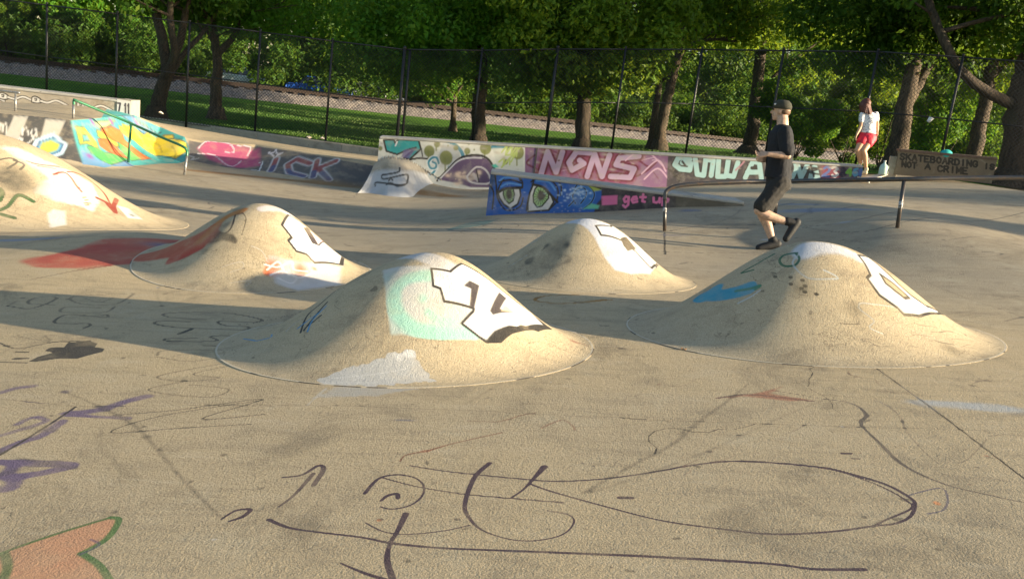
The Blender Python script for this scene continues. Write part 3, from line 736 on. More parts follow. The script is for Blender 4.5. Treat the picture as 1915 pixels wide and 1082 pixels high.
# lettering on the long bank
Z1 = lambda L: zc(L, 2.992, 0, 0)
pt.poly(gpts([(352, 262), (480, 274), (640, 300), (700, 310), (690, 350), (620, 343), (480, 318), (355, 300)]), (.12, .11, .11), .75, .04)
pk = [(1110, 830), (1160, 790), (1280, 803), (1450, 832), (1455, 925), (1380, 938), (1280, 930), (1160, 885)]
pt.poly(gpts(Z1(pk)), (.55, .08, .20), .85, .06)
for q in [pk[:3] + [(1310, 850), (1260, 850)], [(1325, 815), (1400, 822), (1385, 870)], [(1110, 860), (1200, 870), (1290, 930), (1350, 900)], [(1500, 850), (1530, 855), (1545, 835), (1550, 858), (1580, 858), (1550, 870), (1540, 890), (1525, 868), (1500, 855)]]:
    gs(Z1(q), 1.6, (.8, .74, .76), .9)
for L, q in [('i', [(1545, 890), (1515, 955)]), ('C', [(1735, 915), (1660, 890), (1610, 920), (1620, 965), (1700, 985)]), ('K', [(1775, 900), (1750, 990)]), ('K', [(1880, 900), (1780, 940), (1840, 1005)])]:
    gs(Z1(q), 14, (.82, .82, .80), .95, sm=False); 
for q in [[(1545, 890), (1515, 955)], [(1735, 915), (1660, 890), (1610, 920), (1620, 965), (1700, 985)], [(1775, 900), (1750, 990)], [(1880, 900), (1780, 940), (1840, 1005)]]:
    gs(Z1(q), 10.5, (.30, .05, .05), .95, sm=False)
gs(Z1([(1530, 930), (1515, 957)]), 10, (.07, .10, .22), .9, sm=False); gs(Z1([(1612, 950), (1630, 970), (1700, 986)]), 10, (.07, .10, .22), .9, sm=False); gs(Z1([(1757, 960), (1750, 990)]), 10, (.07, .10, .22), .9, sm=False); gs(Z1([(1800, 965), (1840, 1004)]), 10, (.07, .10, .22), .9, sm=False)
gs(Z1([(1400, 950), (1450, 955), (1470, 905), (1450, 910)]), 2, (.8, .8, .8), .9, sm=False); gs(Z1([(1055, 870), (1085, 880), (1070, 895), (1110, 885)]), 1.5, (.7, .7, .7), .7)
# sand blown along the foot of the bank, worn rust brown
for k in range(26):
    x = 350 + k * 21; y = 318 + (x - 350) * .098; pt.spray(hit(x, y, H0)[:2], .28, (.30, .17, .07), .35, 2.2)
for k in range(46):              # wheel scuffs sweeping over the slabs
    x = pr.uniform(-3.5, 4); y = pr.uniform(2.4, 13); an = pr.uniform(-.9, .9) + (math.pi / 2 if k % 3 == 0 else 0); q = [(x, y)]
    for j in range(5): an += pr.uniform(-.25, .25); q.append((q[-1][0] + .35 * math.cos(an), q[-1][1] + .35 * math.sin(an)))
    pt.stroke(catmull([np.array(v) for v in q], 5), pr.uniform(.012, .035), (.10, .085, .065), pr.uniform(.2, .4), .03, True)
for k in range(160):              # gum, drips and small stains
    x = pr.uniform(-3.5, 4.5); y = 2.2 + 9 * pr.random() ** 1.5; pt.spray((x, y), pr.uniform(.005, .02), pr.choice([(.12, .10, .075), (.15, .12, .09), (.55, .5, .42), (.22, .13, .08)]), pr.uniform(.3, .8), pr.uniform(.7, 1.5))
for (x, y) in [(-2.2, 3.4), (.7, 3.6), (1.7, 4.2), (2.6, 3.2), (-.4, 6.8), (-1.3, 6.1)]:      # hairline cracks
    q = [(x, y)]; an = pr.uniform(0, 6.28)
    for j in range(12): an += pr.uniform(-.7, .7); q.append((q[-1][0] + .07 * math.cos(an), q[-1][1] + .07 * math.sin(an)))
    pt.stroke(np.array(q), .008, JT, .6)
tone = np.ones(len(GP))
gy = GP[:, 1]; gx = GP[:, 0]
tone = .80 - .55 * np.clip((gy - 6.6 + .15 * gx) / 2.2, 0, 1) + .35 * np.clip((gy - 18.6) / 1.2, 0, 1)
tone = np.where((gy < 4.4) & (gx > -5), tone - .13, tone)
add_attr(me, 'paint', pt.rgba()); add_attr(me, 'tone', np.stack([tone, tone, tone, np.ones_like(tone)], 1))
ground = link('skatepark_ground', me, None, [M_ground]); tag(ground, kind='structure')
ground['label'] = 'worn tan concrete skatepark floor with painted banks and marker scribbles'

# ------------------------------------------------------------------ bumps
def hm(m, px, py, dx=0):
    """point of bump m seen at a photo pixel, slid towards its middle if the pixel just misses it"""
    top = np.array([m.c[0], m.c[1], float(H0(m.c[0], m.c[1])) + m.h * .45]); tx, ty, _ = proj(top)
    for k in range(60):
        p = hit(px, py)
        if m.r(p[0], p[1]) < 1.0 and H0(p[0], p[1]) + m.bump(p[0], p[1]) > H(p[0], p[1]) - .002: return p[:2]
        n = math.hypot(tx - px, ty - py) + 1e-6; px += (tx - px) / n * 2; py += (ty - py) / n * 2
    return p[:2]
def make_mound(key, label, nr, na, paintfn, tone=.75, name='concrete_bump'):
    m = MOUNDS[key]
    rr = np.linspace(0, 1.0, nr) ** .9; an = np.linspace(0, 2 * np.pi, na, endpoint=False)
    R, A = np.meshgrid(rr, an, indexing='ij')
    u = m.off[0] * (1 - R) + R * np.cos(A); v = m.off[1] * (1 - R) + R * np.sin(A)
    u = u * m.rx; v = v * m.ry; ca, sa = math.cos(m.rot), math.sin(m.rot)
    X = m.c[0] + ca * u - sa * v; Y = m.c[1] + sa * u + ca * v
    wob = 1 + .006 * np.sin(5 * A + key.__len__()) * R
    Z = H0(X, Y) + m.h * (.5 + .5 * np.cos(np.pi * np.clip(R, 0, 1))) ** m.pw + .003
    Z += .004 * np.sin(X * 9 + 2) * np.sin(Y * 8) * (1 - R)
    V = np.stack([X.ravel(), Y.ravel(), Z.ravel()], 1)
    # skirt edge goes into the slab
    V = np.concatenate([V, V[-na:] - [0, 0, .03]])
    i = np.arange(nr)[:, None] * na; k = np.arange(na)[None]; k2 = (np.arange(na) + 1)[None] % na
    f = np.stack([i + k, i + na + k, i + na + k2, i + k2], -1).reshape(-1, 4)
    me = mesh_np(name, V, f)
    P = Paint(V[:, :2]); paintfn(m, P)
    add_attr(me, 'paint', P.rgba()); t = np.full(len(V), tone); add_attr(me, 'tone', np.stack([t, t, t, np.ones_like(t)], 1))
    o = link(name, me, None, [M_mound])
    # origin at the foot of the bump
    c = Vector((float(m.c[0]), float(m.c[1]), float(H0(m.c[0], m.c[1]))))
    me.transform(Matrix.Translation(-c)); o.location = c
    return tag(o, label, 'concrete bump', 'painted concrete bumps in the skatepark')
def mk(m, P):
    def poly(L, c, a=1, soft=.004, rag=0): P.poly(np.array([hm(m, x, y) for x, y in L]), c, a, soft, rag)
    def st(L, w, c, a=1, sm=True, soft=None, taper=False):
        Q = np.array([hm(m, x, y) for x, y in L]); mid = L[len(L) // 2]
        P.stroke(catmull(Q, 6) if sm else Q, w * float(np.linalg.norm([m.c[0], m.c[1], 1.2])) / F, c, a, soft, taper)
    def sp(x, y, r, c, a=1, asp=1): P.spray(hm(m, x, y), r, c, a, asp)
    def rim(w=.012, a=.7):
        A = np.linspace(0, 2 * math.pi, 160); ca, sa = math.cos(m.rot), math.sin(m.rot)
        u = m.rx * .992 * np.cos(A); v = m.ry * .992 * np.sin(A)
        P.stroke(np.stack([m.c[0] + ca * u - sa * v, m.c[1] + sa * u + ca * v], 1), w, (.60, .54, .42), a * .8)
        for k in range(16):
            a0 = pr.uniform(0, 6.28); B = np.linspace(a0, a0 + pr.uniform(.02, .1), 4); u = m.rx * 1.0 * np.cos(B); v = m.ry * np.sin(B)
            P.stroke(np.stack([m.c[0] + ca * u - sa * v, m.c[1] + sa * u + ca * v], 1), .014, JT, .8)
    return poly, st, sp, rim
def paint_two(m, P):
    poly, st, sp, rim = mk(m, P); Z = lambda L: zc(L, 2.52, 380, 360)
    for a in range(14):            # pale cap
        sp(755 + a * 9, 474 + a * a * .32, .085, (.62, .60, .58), .5)
    # mint and pale patch
    poly(Z([(850, 370), (1080, 362), (1120, 450), (1140, 515), (1270, 545), (1220, 620), (1300, 680), (1060, 672), (890, 662), (880, 560)]), (.60, .60, .56), .92, .03)
    mint = (.36, .70, .56)
    st(Z([(1060, 392), (960, 410), (905, 470), (910, 560), (985, 635), (1110, 660), (1270, 662)]), 15, mint, .85, soft=.03)
    poly(Z([(865, 395), (890, 392), (930, 560), (1000, 655), (895, 658), (885, 560)]), mint, .35, .04)
    sp(*Z([(1035, 500)])[0], .035, mint, .9); sp(*Z([(1190, 570)])[0], .05, mint, .6); st(Z([(1060, 565), (1110, 600), (1180, 610)]), 9, mint, .7, soft=.02)
    O = Z([(1075, 360), (1165, 374), (1218, 338), (1290, 375), (1350, 415), (1405, 460), (1480, 520), (1560, 570), (1640, 645), (1575, 652), (1500, 630), (1440, 668), (1400, 705), (1335, 706), (1300, 682), (1218, 618), (1272, 562), (1276, 548), (1135, 512), (1118, 452), (1084, 440)])
    poly(O, WHITE, 1, .004)
    poly(Z([(1305, 680), (1345, 706), (1400, 707), (1450, 670), (1575, 650), (1640, 646), (1545, 565), (1600, 625), (1505, 637), (1440, 628), (1370, 655), (1335, 695)]), BLACK, 1)
    st(O + O[:1], 4.4, BLACK, 1, sm=False)
    poly(Z([(1228, 440), (1255, 416), (1302, 440), (1278, 548), (1255, 535), (1262, 455)]), (.05, .04, .045), 1)
    poly(Z([(1395, 470), (1430, 500), (1400, 550), (1465, 568), (1365, 580), (1350, 560)]), (.05, .04, .045), 1); poly(Z([(1420, 530), (1465, 566), (1405, 560)]), (.6, .52, .36), 1)
    # grey block at the foot
    poly([(590, 712), (640, 693), (690, 678), (738, 660), (768, 655), (778, 672), (812, 713), (700, 722), (600, 722)], (.50, .50, .48), .85, .012, .012)
    poly([(738, 662), (770, 656), (776, 668), (742, 672)], (.7, .69, .66), .9, .01, .01)
    for L in [[(620, 708), (700, 700), (760, 690)], [(660, 700), (690, 712)], [(700, 690), (660, 712)], [(600, 716), (700, 716)]]: st(L, 1.5, (.66, .66, .64), .7)
    for L in [[(562, 622), (575, 590), (600, 568), (625, 545)], [(568, 618), (590, 590), (612, 565)], [(575, 610), (600, 590)]]: st(L, 3.5, (.03, .035, .04), .9)
    for L in [[(575, 620), (585, 598), (610, 572)], [(556, 615), (575, 600), (596, 585)], [(480, 638), (505, 632), (508, 626)], [(455, 634), (478, 638)]]: st(L, 3, (.10, .32, .55), .85)
    st([(535, 620), (550, 606), (562, 598)], 3, (.45, .42, .38), .6); sp(1075, 640, .05, (.35, .16, .1), .5, 1.6); st([(1060, 632), (1085, 642), (1100, 648)], 2, (.25, .14, .1), .7)
    rim()
def paint_nr(m, P):
    poly, st, sp, rim = mk(m, P); Z = lambda L: zc(L, 2.44, 1130, 420)
    for (x, y, r) in [(1520, 462, .14), (1500, 472, .10), (1550, 462, .12), (1580, 470, .10), (1605, 482, .08)]: sp(x, y, r, (.62, .63, .66), .8)
    O = Z([(1160, 142), (1200, 150), (1245, 182), (1290, 222), (1340, 270), (1400, 325), (1470, 375), (1525, 398), (1555, 412), (1520, 408), (1440, 418), (1368, 412), (1340, 382), (1255, 322), (1200, 245), (1215, 230), (1190, 180)])
    poly(O, WHITE, 1); st(O + O[:1], 4.8, BLACK, 1, sm=False)
    poly(Z([(1258, 225), (1318, 267), (1392, 335), (1370, 335), (1328, 310), (1284, 268)]), (.42, .33, .2), 1); st(Z([(1258, 225), (1318, 267), (1392, 335), (1370, 337), (1284, 268), (1258, 225)]), 5, BLACK, 1, sm=False)
    poly(Z([(1520, 385), (1558, 413), (1525, 405)]), BLACK, 1)
    GR = (.03, .13, .07)
    st(Z([(880, 130), (820, 140), (800, 165), (820, 188), (870, 185), (890, 155), (870, 130)]), 4, GR, .9); st(Z([(890, 135), (860, 180), (930, 245), (1050, 250), (1060, 240), (1000, 210)]), 3, (.55, .56, .52), .6)
    st(Z([(775, 135), (700, 178), (625, 222), (680, 208)]), 3.5, GR, .85)
    st(Z([(440, 330), (520, 325), (600, 310), (660, 290)]), 15, (.04, .30, .44), .85, soft=.04); st(Z([(500, 300), (460, 330)]), 17, (.04, .32, .46), .8, soft=.05)
    st(Z([(600, 305), (660, 295), (710, 280), (690, 295)]), 5, (.03, .2, .12), .85); st(Z([(610, 360), (670, 330), (710, 300)]), 3, (.5, .52, .5), .7)
    st(Z([(1320, 378), (1230, 365), (1170, 360), (1165, 385), (1230, 440), (1210, 470), (1270, 500)]), 2.2, (.7, .66, .56), .6)
    for (x, y) in [(905, 255), (915, 280), (900, 292), (915, 308), (850, 240), (780, 238), (852, 272), (968, 318)]: st(Z([(x - 3, y), (x + 3, y + 1)]), 4, (.04, .035, .03), .95, sm=False)
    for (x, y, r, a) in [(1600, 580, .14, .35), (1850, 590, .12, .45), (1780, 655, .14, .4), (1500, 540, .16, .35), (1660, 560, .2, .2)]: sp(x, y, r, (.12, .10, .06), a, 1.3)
    for k in range(14):
        x = pr.uniform(1560, 1860); y = pr.uniform(590, 660); st([(x, y), (x + 14, y + pr.uniform(-6, 6)), (x + 40, y + pr.uniform(-4, 12))], 1.8, (.16, .13, .09), .4)
    rim()
def paint_tee(m, P):
    poly, st, sp, rim = mk(m, P); Z = lambda L: zc(L, 3.99, 1120, 230)
    wcap = [(1062, 408), (1095, 403), (1130, 408), (1165, 425), (1200, 460), (1260, 500), (1215, 512), (1180, 512), (1150, 505), (1130, 480), (1110, 440), (1085, 418)]
    poly(wcap, (.62, .64, .70), .9, .03)
    for (x, y) in [(1070, 408), (1090, 412), (1080, 406)]: sp(x, y, .1, (.55, .58, .64), .7)
    O = [(1114, 422), (1142, 424), (1148, 418), (1180, 438), (1215, 470), (1240, 488), (1264, 502), (1218, 502), (1188, 470), (1182, 466), (1166, 452), (1140, 442), (1124, 440)]
    poly(O, WHITE, 1); st(O + O[:1], 4.2, BLACK, 1, sm=False)
    poly([(1160, 446), (1171, 444), (1190, 467), (1174, 470), (1166, 460)], BLACK, 1); poly([(1170, 438), (1196, 447), (1202, 459), (1190, 455)], BLACK, 1); st([(1188, 462), (1205, 478), (1222, 494)], 3.5, BLACK, 1, sm=False)
    poly([(1196, 450), (1226, 478), (1240, 486), (1228, 476), (1206, 458)], (.62, .5, .28), 1)
    poly([(1226, 504), (1264, 503), (1248, 495)], BLACK, 1)
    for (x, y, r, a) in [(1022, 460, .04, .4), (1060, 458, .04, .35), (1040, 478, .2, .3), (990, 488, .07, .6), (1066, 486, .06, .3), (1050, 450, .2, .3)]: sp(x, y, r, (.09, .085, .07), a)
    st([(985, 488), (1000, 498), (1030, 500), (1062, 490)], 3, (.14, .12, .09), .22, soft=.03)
    for L in [[(960, 470), (990, 445), (1020, 425)], [(985, 460), (1005, 450)], [(950, 500), (985, 478)], [(975, 452), (1010, 438)]]: st(L, 3, (.45, .46, .42), .5)
    rim(.010, .4)
def paint_nl(m, P):
    poly, st, sp, rim = mk(m, P); Z = lambda L: zc(L, 2.52, 380, 360)
    for (x, y, r) in [(505, 390, .1), (525, 392, .1), (540, 398, .09), (490, 392, .07)]: sp(x, y, r, (.68, .62, .60), .75)
    poly([(505, 480), (560, 492), (640, 500), (690, 490), (640, 535), (560, 545), (515, 530)], (.62, .60, .58), .7, .05)
    O = Z([(402, 107), (465, 130), (500, 160), (550, 190), (600, 230), (640, 270), (695, 315), (655, 343), (525, 332), (488, 292), (440, 278), (402, 228), (418, 212), (372, 155)])
    poly(O, WHITE, 1); st(O + O[:1], 4.2, BLACK, 1, sm=False)
    poly(Z([(475, 168), (500, 170), (545, 250), (515, 238)]), (.06, .045, .05), 1); poly(Z([(505, 180), (568, 235), (545, 250)]), (.7, .5, .55), 1); st(Z([(475, 168), (500, 170), (568, 235), (545, 250), (515, 238), (475, 168)]), 2.2, BLACK, 1, sm=False)
    poly(Z([(640, 340), (662, 303), (695, 315), (662, 344)]), BLACK, 1)
    sp(512, 498, .09, (.8, .16, .05), .85); sp(562, 505, .09, (.82, .14, .04), .9, .8); sp(500, 510, .06, (.8, .2, .08), .6); sp(588, 503, .03, (.8, .2, .08), .7)
    for L in [[(495, 495), (520, 500), (545, 490), (550, 505), (575, 508)], [(505, 515), (530, 508), (560, 520), (590, 508)], [(520, 520), (545, 530), (555, 518), (540, 515)], [(500, 505), (520, 490), (530, 505)]]: st(L, 3.2, (.8, .76, .74), .9)
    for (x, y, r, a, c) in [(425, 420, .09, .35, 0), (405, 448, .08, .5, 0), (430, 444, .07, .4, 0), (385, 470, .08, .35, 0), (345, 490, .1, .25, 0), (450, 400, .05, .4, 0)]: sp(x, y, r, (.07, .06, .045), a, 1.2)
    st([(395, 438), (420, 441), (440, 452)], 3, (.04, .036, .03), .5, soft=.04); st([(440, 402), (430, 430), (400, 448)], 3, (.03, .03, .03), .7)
    st([(452, 398), (460, 410), (452, 440)], 2, (.1, .08, .05), .5)
    for L in [[(372, 462), (350, 474), (320, 488)], [(378, 448), (360, 462), (330, 478)], [(400, 425), (380, 442), (355, 462)]]: st(L, 8, (.48, .06, .04), .7, soft=.06)
    for k in range(9): st([(248 + k * 6, 486 - k * 2), (300 + k * 5, 480 - k * 3), (350 + k * 2, 468 - k * 3), (385, 447 - k * 1.5)], 7, [(.50, .06, .04), (.42, .09, .05), (.48, .18, .09)][k % 3], .26, soft=.12)
    st([(455, 393), (420, 408), (395, 430), (375, 450)], 9, (.5, .2, .05), .6, soft=.05)
    for L in [[(470, 460), (490, 470), (500, 490)], [(415, 500), (450, 490), (455, 500), (430, 510)], [(430, 530), (470, 525), (460, 535)]]: st(L, 2, (.6, .55, .46), .5)
    rim(.012, .75)
def paint_big(m, P):
    poly, st, sp, rim = mk(m, P); Z = lambda L: zc(L, 3.99, 0, 160)
    poly(Z([(0, 460), (130, 470), (330, 560), (520, 640), (680, 730), (740, 860), (690, 940), (600, 900), (420, 860), (280, 790), (370, 690), (240, 600), (100, 520)]), (.72, .68, .60), .85, .06, .01)
    poly(Z([(360, 960), (400, 930), (480, 940), (490, 1040), (380, 1060)]), (.72, .70, .64), .85, .05)
    poly(Z([(880, 900), (960, 920), (1060, 1000), (960, 990)]), (.75, .74, .70), .8, .04)
    RD = (.26, .035, .02)
    st(Z([(400, 665), (480, 650), (530, 690), (570, 750), (610, 795)]), 3.5, RD, .9); poly(Z([(560, 740), (610, 775), (575, 765)]), RD, .9); poly(Z([(395, 665), (440, 640), (430, 668)]), RD, .9)
    st(Z([(500, 645), (600, 665), (700, 730), (780, 810), (830, 900)]), 3, RD, .9)
    st(Z([(725, 840), (790, 870), (862, 950), (850, 900), (870, 850)]), 6.5, RD, .95, sm=False)
    for L in [[(200, 565), (300, 590), (440, 605)], [(240, 580), (360, 600), (480, 620)], [(280, 600), (420, 625)]]: st(Z(L), 2.5, (.36, .14, .11), .7)
    for (x, y) in [(630, 838), (645, 858), (640, 880), (665, 882), (650, 895)]: st(Z([(x - 12, y), (x + 12, y - 3)]), 2.4, (.2, .16, .04), .9, sm=False)
    for L in [[(0, 930), (60, 900), (140, 820), (250, 868)], [(0, 960), (110, 990)], [(0, 775), (20, 810), (0, 860)]]: st(Z(L), 5, (.035, .12, .03), .85)
    for L in [[(0, 555), (80, 545), (130, 570), (60, 620)], [(100, 560), (180, 590), (150, 630)], [(0, 680), (60, 650), (90, 690), (20, 720)]]: st(Z(L), 2.5, (.12, .1, .08), .6)
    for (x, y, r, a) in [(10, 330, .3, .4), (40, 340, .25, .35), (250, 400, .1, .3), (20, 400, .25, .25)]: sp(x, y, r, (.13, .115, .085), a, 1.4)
    sp(247, 403, .05, (.10, .11, .09), .8)
make_mound('two', 'nearest concrete bump with a black outlined white numeral 2 over mint paint', 330, 520, paint_two, .8)
make_mound('naughtR', 'right concrete bump with white numeral 0, a blue smear and green ring', 300, 520, paint_nr, .62)
make_mound('tee', 'farthest concrete bump with a white painted cross-barred figure below the running man', 220, 380, paint_tee, .78)
make_mound('naughtL', 'concrete bump with white numeral 0 and orange spray, beside the red painted dip', 240, 400, paint_nl, .8)
make_mound('big', 'largest pale concrete hump with dark red arrow, cut off by the left edge', 280, 520, paint_big, .85)
# ------------------------------------------------------------------ painted ledges and walls
def panel(name, A, B, zb, zt, nu, nv, paintfn, mats, parent=None, tone=.5, lift=0.0):
    """upright painted face from A to B (xy), bottom/top heights given per end"""
    A = np.array(A[:2]); B = np.array(B[:2]); L = np.linalg.norm(B - A)
    s = np.linspace(0, 1, nu); t = np.linspace(0, 1, nv); SS, T = np.meshgrid(s, t)
    zbv = np.interp(SS, [0, 1], zb) if len(zb) == 2 else np.interp(SS, np.linspace(0, 1, len(zb)), zb)
    ztv = np.interp(SS, [0, 1], zt)
    nrm = np.array([B[1] - A[1], -(B[0] - A[0])]) / L
    X = A[0] + (B[0] - A[0]) * SS + nrm[0] * lift; Y = A[1] + (B[1] - A[1]) * SS + nrm[1] * lift; Z = zbv + (ztv - zbv) * T
    me = mesh_np(name, np.stack([X.ravel(), Y.ravel(), Z.ravel()], 1), grid_faces(nv, nu))
    P = Paint(np.stack([SS.ravel() * L, Z.ravel()], 1))
    def mp(px, py):
        d = ray(px, py); n3 = np.array([nrm[0], nrm[1], 0]); t_ = (n3 @ (np.array([A[0], A[1], 0]) - CAM)) / (n3 @ d)
        q = CAM + t_ * d; return (float((q[:2] - A) @ (B - A) / L), float(q[2]))
    dep = np.linalg.norm(A - CAM[:2] + (B - A) / 2)
    def poly(Lp, c, a=1, soft=.012, rag=0): P.poly(np.array([mp(x, y) for x, y in Lp]), c, a, soft, rag)
    def st(Lp, w, c, a=1, sm=True, soft=None):
        Q = np.array([mp(x, y) for x, y in Lp]); P.stroke(catmull(Q, 6) if sm else Q, w * dep / F, c, a, soft if soft else .012)
    def sp(x, y, r, c, a=1, asp=1): P.spray(mp(x, y), r, c, a, asp)
    paintfn(poly, st, sp)
    add_attr(me, 'paint', P.rgba()); tv = np.full(len(P.P), tone); add_attr(me, 'tone', np.stack([tv, tv, tv, np.ones_like(tv)], 1))
    return link(name, me, parent, mats)
def slab(mb, A, B, zb, zt, off0, off1, mi=0):
    """block between A and B, from off0 in front to off1 behind the line"""
    A = np.array(A[:2]); B = np.array(B[:2]); d = (B - A) / np.linalg.norm(B - A); nb = np.array([-d[1], d[0]])
    p = []
    for z in (zb, zt):
        for q, o_, e in ((A, off0, 0), (B, off0, 1), (B, off1, 1), (A, off1, 0)):
            p.append((*(q + nb * o_), z[e]))
    mb.hexa(p, mi)

def paint_wall(poly, st, sp):
    Z5 = lambda L: zc(L, 3.99, 680, 230); Z2 = lambda L: zc(L, 2.992, 640, 0); Z6 = lambda L: zc(L, 3.99, 1120, 230)
    poly([(700, 250), (982, 262), (982, 372), (680, 372)], (.66, .66, .60), .93)
    TQ = (.03, .36, .36); OL = (.20, .22, .06); PU = (.13, .08, .16)
    for L in [[(560, 130), (640, 140), (720, 200), (745, 280), (690, 330), (640, 330)], [(960, 180), (1050, 175), (1100, 180)]]: st(Z5(L), 5.5, (.03, .22, .32), .95)
    poly(Z5([(590, 150), (660, 160), (715, 220), (725, 290), (640, 330), (560, 240)]), (.48, .50, .50), .9)
    poly(Z5([(960, 185), (1080, 190), (1190, 250), (1190, 330), (1000, 330)]), (.55, .58, .50), .7)
    T = Z5([(150, 128), (225, 125), (235, 150), (260, 125), (410, 128), (428, 195), (345, 270), (300, 262), (390, 185), (330, 200), (250, 235), (170, 210)])
    poly(T, TQ, 1); st(T + T[:1], 2.4, BLACK, 1, sm=False); st(Z5([(250, 140), (238, 170)]), 2, WHITE, 1); poly(Z5([(300, 200), (390, 190), (340, 265), (280, 255)]), (.16, .12, .30), .8)
    st(Z5([(340, 275), (420, 262), (480, 268)]), 2.5, BLACK, 1); st(Z5([(430, 190), (440, 250)]), 1.5, BLACK, .9)
    for (x, y, r) in [(490, 210, .42), (548, 158, .24), (615, 260, .52), (688, 185, .2), (773, 210, .24), (910, 190, .45), (1150, 220, .5), (785, 152, .1), (1080, 165, .22), (630, 170, .06), (825, 200, .06), (125, 190, .16), (1060, 290, .2)]:
        q = [(x + r * 95 * math.cos(a), y + r * 105 * math.sin(a)) for a in np.linspace(0, 2 * math.pi, 18)]
        poly(Z5(q), OL, .95)
        if r > .2: st(Z5([(x - 8, y), (x - 6, y + r * 190)]), 2, OL, .8)
    for L, w in [([(545, 330), (520, 370), (500, 380)], 5), ([(560, 300), (545, 260), (510, 262), (485, 295), (500, 335), (535, 335), (540, 305), (515, 290)], 5)]: st(Z5(L), w + 2, (.75, .78, .76), .9); st(Z5(L), w - 2, (.03, .25, .34), 1)
    poly(Z5([(570, 425), (640, 340), (700, 280), (760, 252), (860, 245), (930, 275), (970, 340), (960, 480), (800, 480), (700, 450)]), PU, 1)
    st(Z5([(550, 430), (640, 335), (700, 275), (760, 248), (860, 240), (930, 270), (975, 340)]), 3, BLACK, 1); st(Z5([(560, 425), (640, 345), (700, 288), (770, 262), (880, 262)]), 1.8, (.7, .68, .7), .9)
    for k in range(34):
        x = pr.gauss(760, 90); y = pr.gauss(395, 26)
        if x > 600: sp(*Z5([(x, y)])[0], pr.uniform(.02, .06), (.72, .55, .42), .9, pr.uniform(.8, 2.2))
    q = Z5([(770, 400), (800, 440), (900, 455), (950, 430), (910, 350), (840, 330), (770, 400)]); st(q, 2.4, (.72, .66, .64), .9); st(Z5([(820, 380), (850, 430)]), 4, (.7, .6, .56), .8); st(Z5([(840, 345), (860, 440)]), 1.5, BLACK, .9)
    for L in [[(1030, 220), (1070, 165), (1060, 240), (1110, 160), (1100, 240), (1150, 165), (1140, 250)], [(1010, 290), (1050, 260), (1040, 320), (1090, 260), (1090, 310)], [(1030, 330), (1180, 170)], [(1060, 240), (1130, 235), (1100, 290)]]: st(Z5(L), 2.2, (.42, .52, .14), .95, sm=False)
    poly(Z5([(955, 315), (985, 305), (1010, 330), (975, 335)]), (.08, .5, .38), 1)
    # middle piece: mauve with dark red letters
    poly([(982, 260), (1250, 276), (1262, 300), (1250, 360), (982, 360)], (.23, .11, .22), .95)
    MR = (.13, .01, .035); LI = (.42, .30, .43)
    for k in range(40):
        x = pr.uniform(990, 1245); y = pr.uniform(268, 335); an = pr.uniform(-.4, 1.4); l = pr.uniform(8, 26)
        st([(x, y), (x + l * .6 * math.cos(an), y + l * .5 * math.sin(an)), (x + l * math.cos(an), y + l * math.sin(an) * .8)], 1.3, pr.choice([MR, (.28, .06, .12), (.55, .40, .5)]), .6)
    Ls = [[(1018, 326), (1032, 287), (1026, 324), (1050, 326), (1062, 286)], None]
    N1 = [(1012, 325), (1024, 284), (1040, 322), (1052, 284)]; G1 = [(1103, 286), (1078, 284), (1064, 304), (1070, 318), (1092, 306), (1084, 300)]
    N2 = [(1098, 330), (1112, 288), (1126, 330), (1140, 290)]; S1 = [(1195, 292), (1158, 296), (1152, 308), (1186, 316), (1178, 332), (1142, 330)]
    for L in (N1, G1, N2, S1):
        st(L, 20, (.24, .03, .08), .6, sm=False, soft=.06)
        st(L, 16, MR, 1, sm=False)
    for L in (N1, G1, N2, S1): st(L, 9, LI, 1, sm=False)
    for L in [[(1195, 300), (1215, 312), (1230, 300), (1212, 318), (1190, 330)], [(1000, 290), (985, 305), (1005, 318), (990, 330)], [(1010, 278), (1050, 274), (1080, 280), (1140, 279)]]: st(L, 2.6, MR, .9)
    for (x, y) in [(1074, 300), (1086, 292), (1160, 325), (1045, 300), (1110, 318)]: st([(x - 1, y), (x + 1, y)], 2, MR, 1, sm=False)
    for L in [[(1170, 300), (1200, 280), (1235, 290)], [(1200, 325), (1230, 300), (1245, 320)], [(1205, 335), (1230, 315), (1250, 335)], [(1215, 285), (1240, 310)]]: st(L, 2, (.62, .40, .52), .9)
    # right piece: pale blue letters on black
    poly([(1250, 280), (1262, 276), (1620, 300), (1640, 360), (1246, 360)], (.045, .04, .05), .95)
    poly([(1250, 285), (1262, 277), (1420, 288), (1400, 300), (1300, 296)], (.30, .26, .28), .6, .03)
    CY = (.33, .52, .52)
    L8 = [(1284, 292), (1268, 296), (1262, 308), (1272, 316), (1290, 318), (1292, 306), (1276, 304), (1290, 298), (1284, 292)]
    lets = [L8, [(1300, 296), (1304, 326), (1316, 328), (1320, 298)], [(1320, 298), (1334, 300), (1330, 328)], [(1344, 300), (1342, 330), (1356, 330)], [(1362, 300), (1358, 328), (1372, 330), (1380, 304)],
            [(1394, 332), (1408, 302), (1420, 304), (1424, 334)], [(1398, 322), (1422, 322)], [(1480, 334), (1492, 310), (1498, 332), (1510, 308)], [(1488, 308), (1478, 336)], [(1524, 312), (1530, 334), (1516, 332), (1520, 314)]]
    for L in lets: st(L, 13, BLACK, 1, sm=False)
    for L in lets: st(L, 8.5, CY, 1, sm=False)
    st([(1276, 302), (1282, 310)], 3, BLACK, 1); st([(1406, 314), (1412, 314)], 5, BLACK, 1)
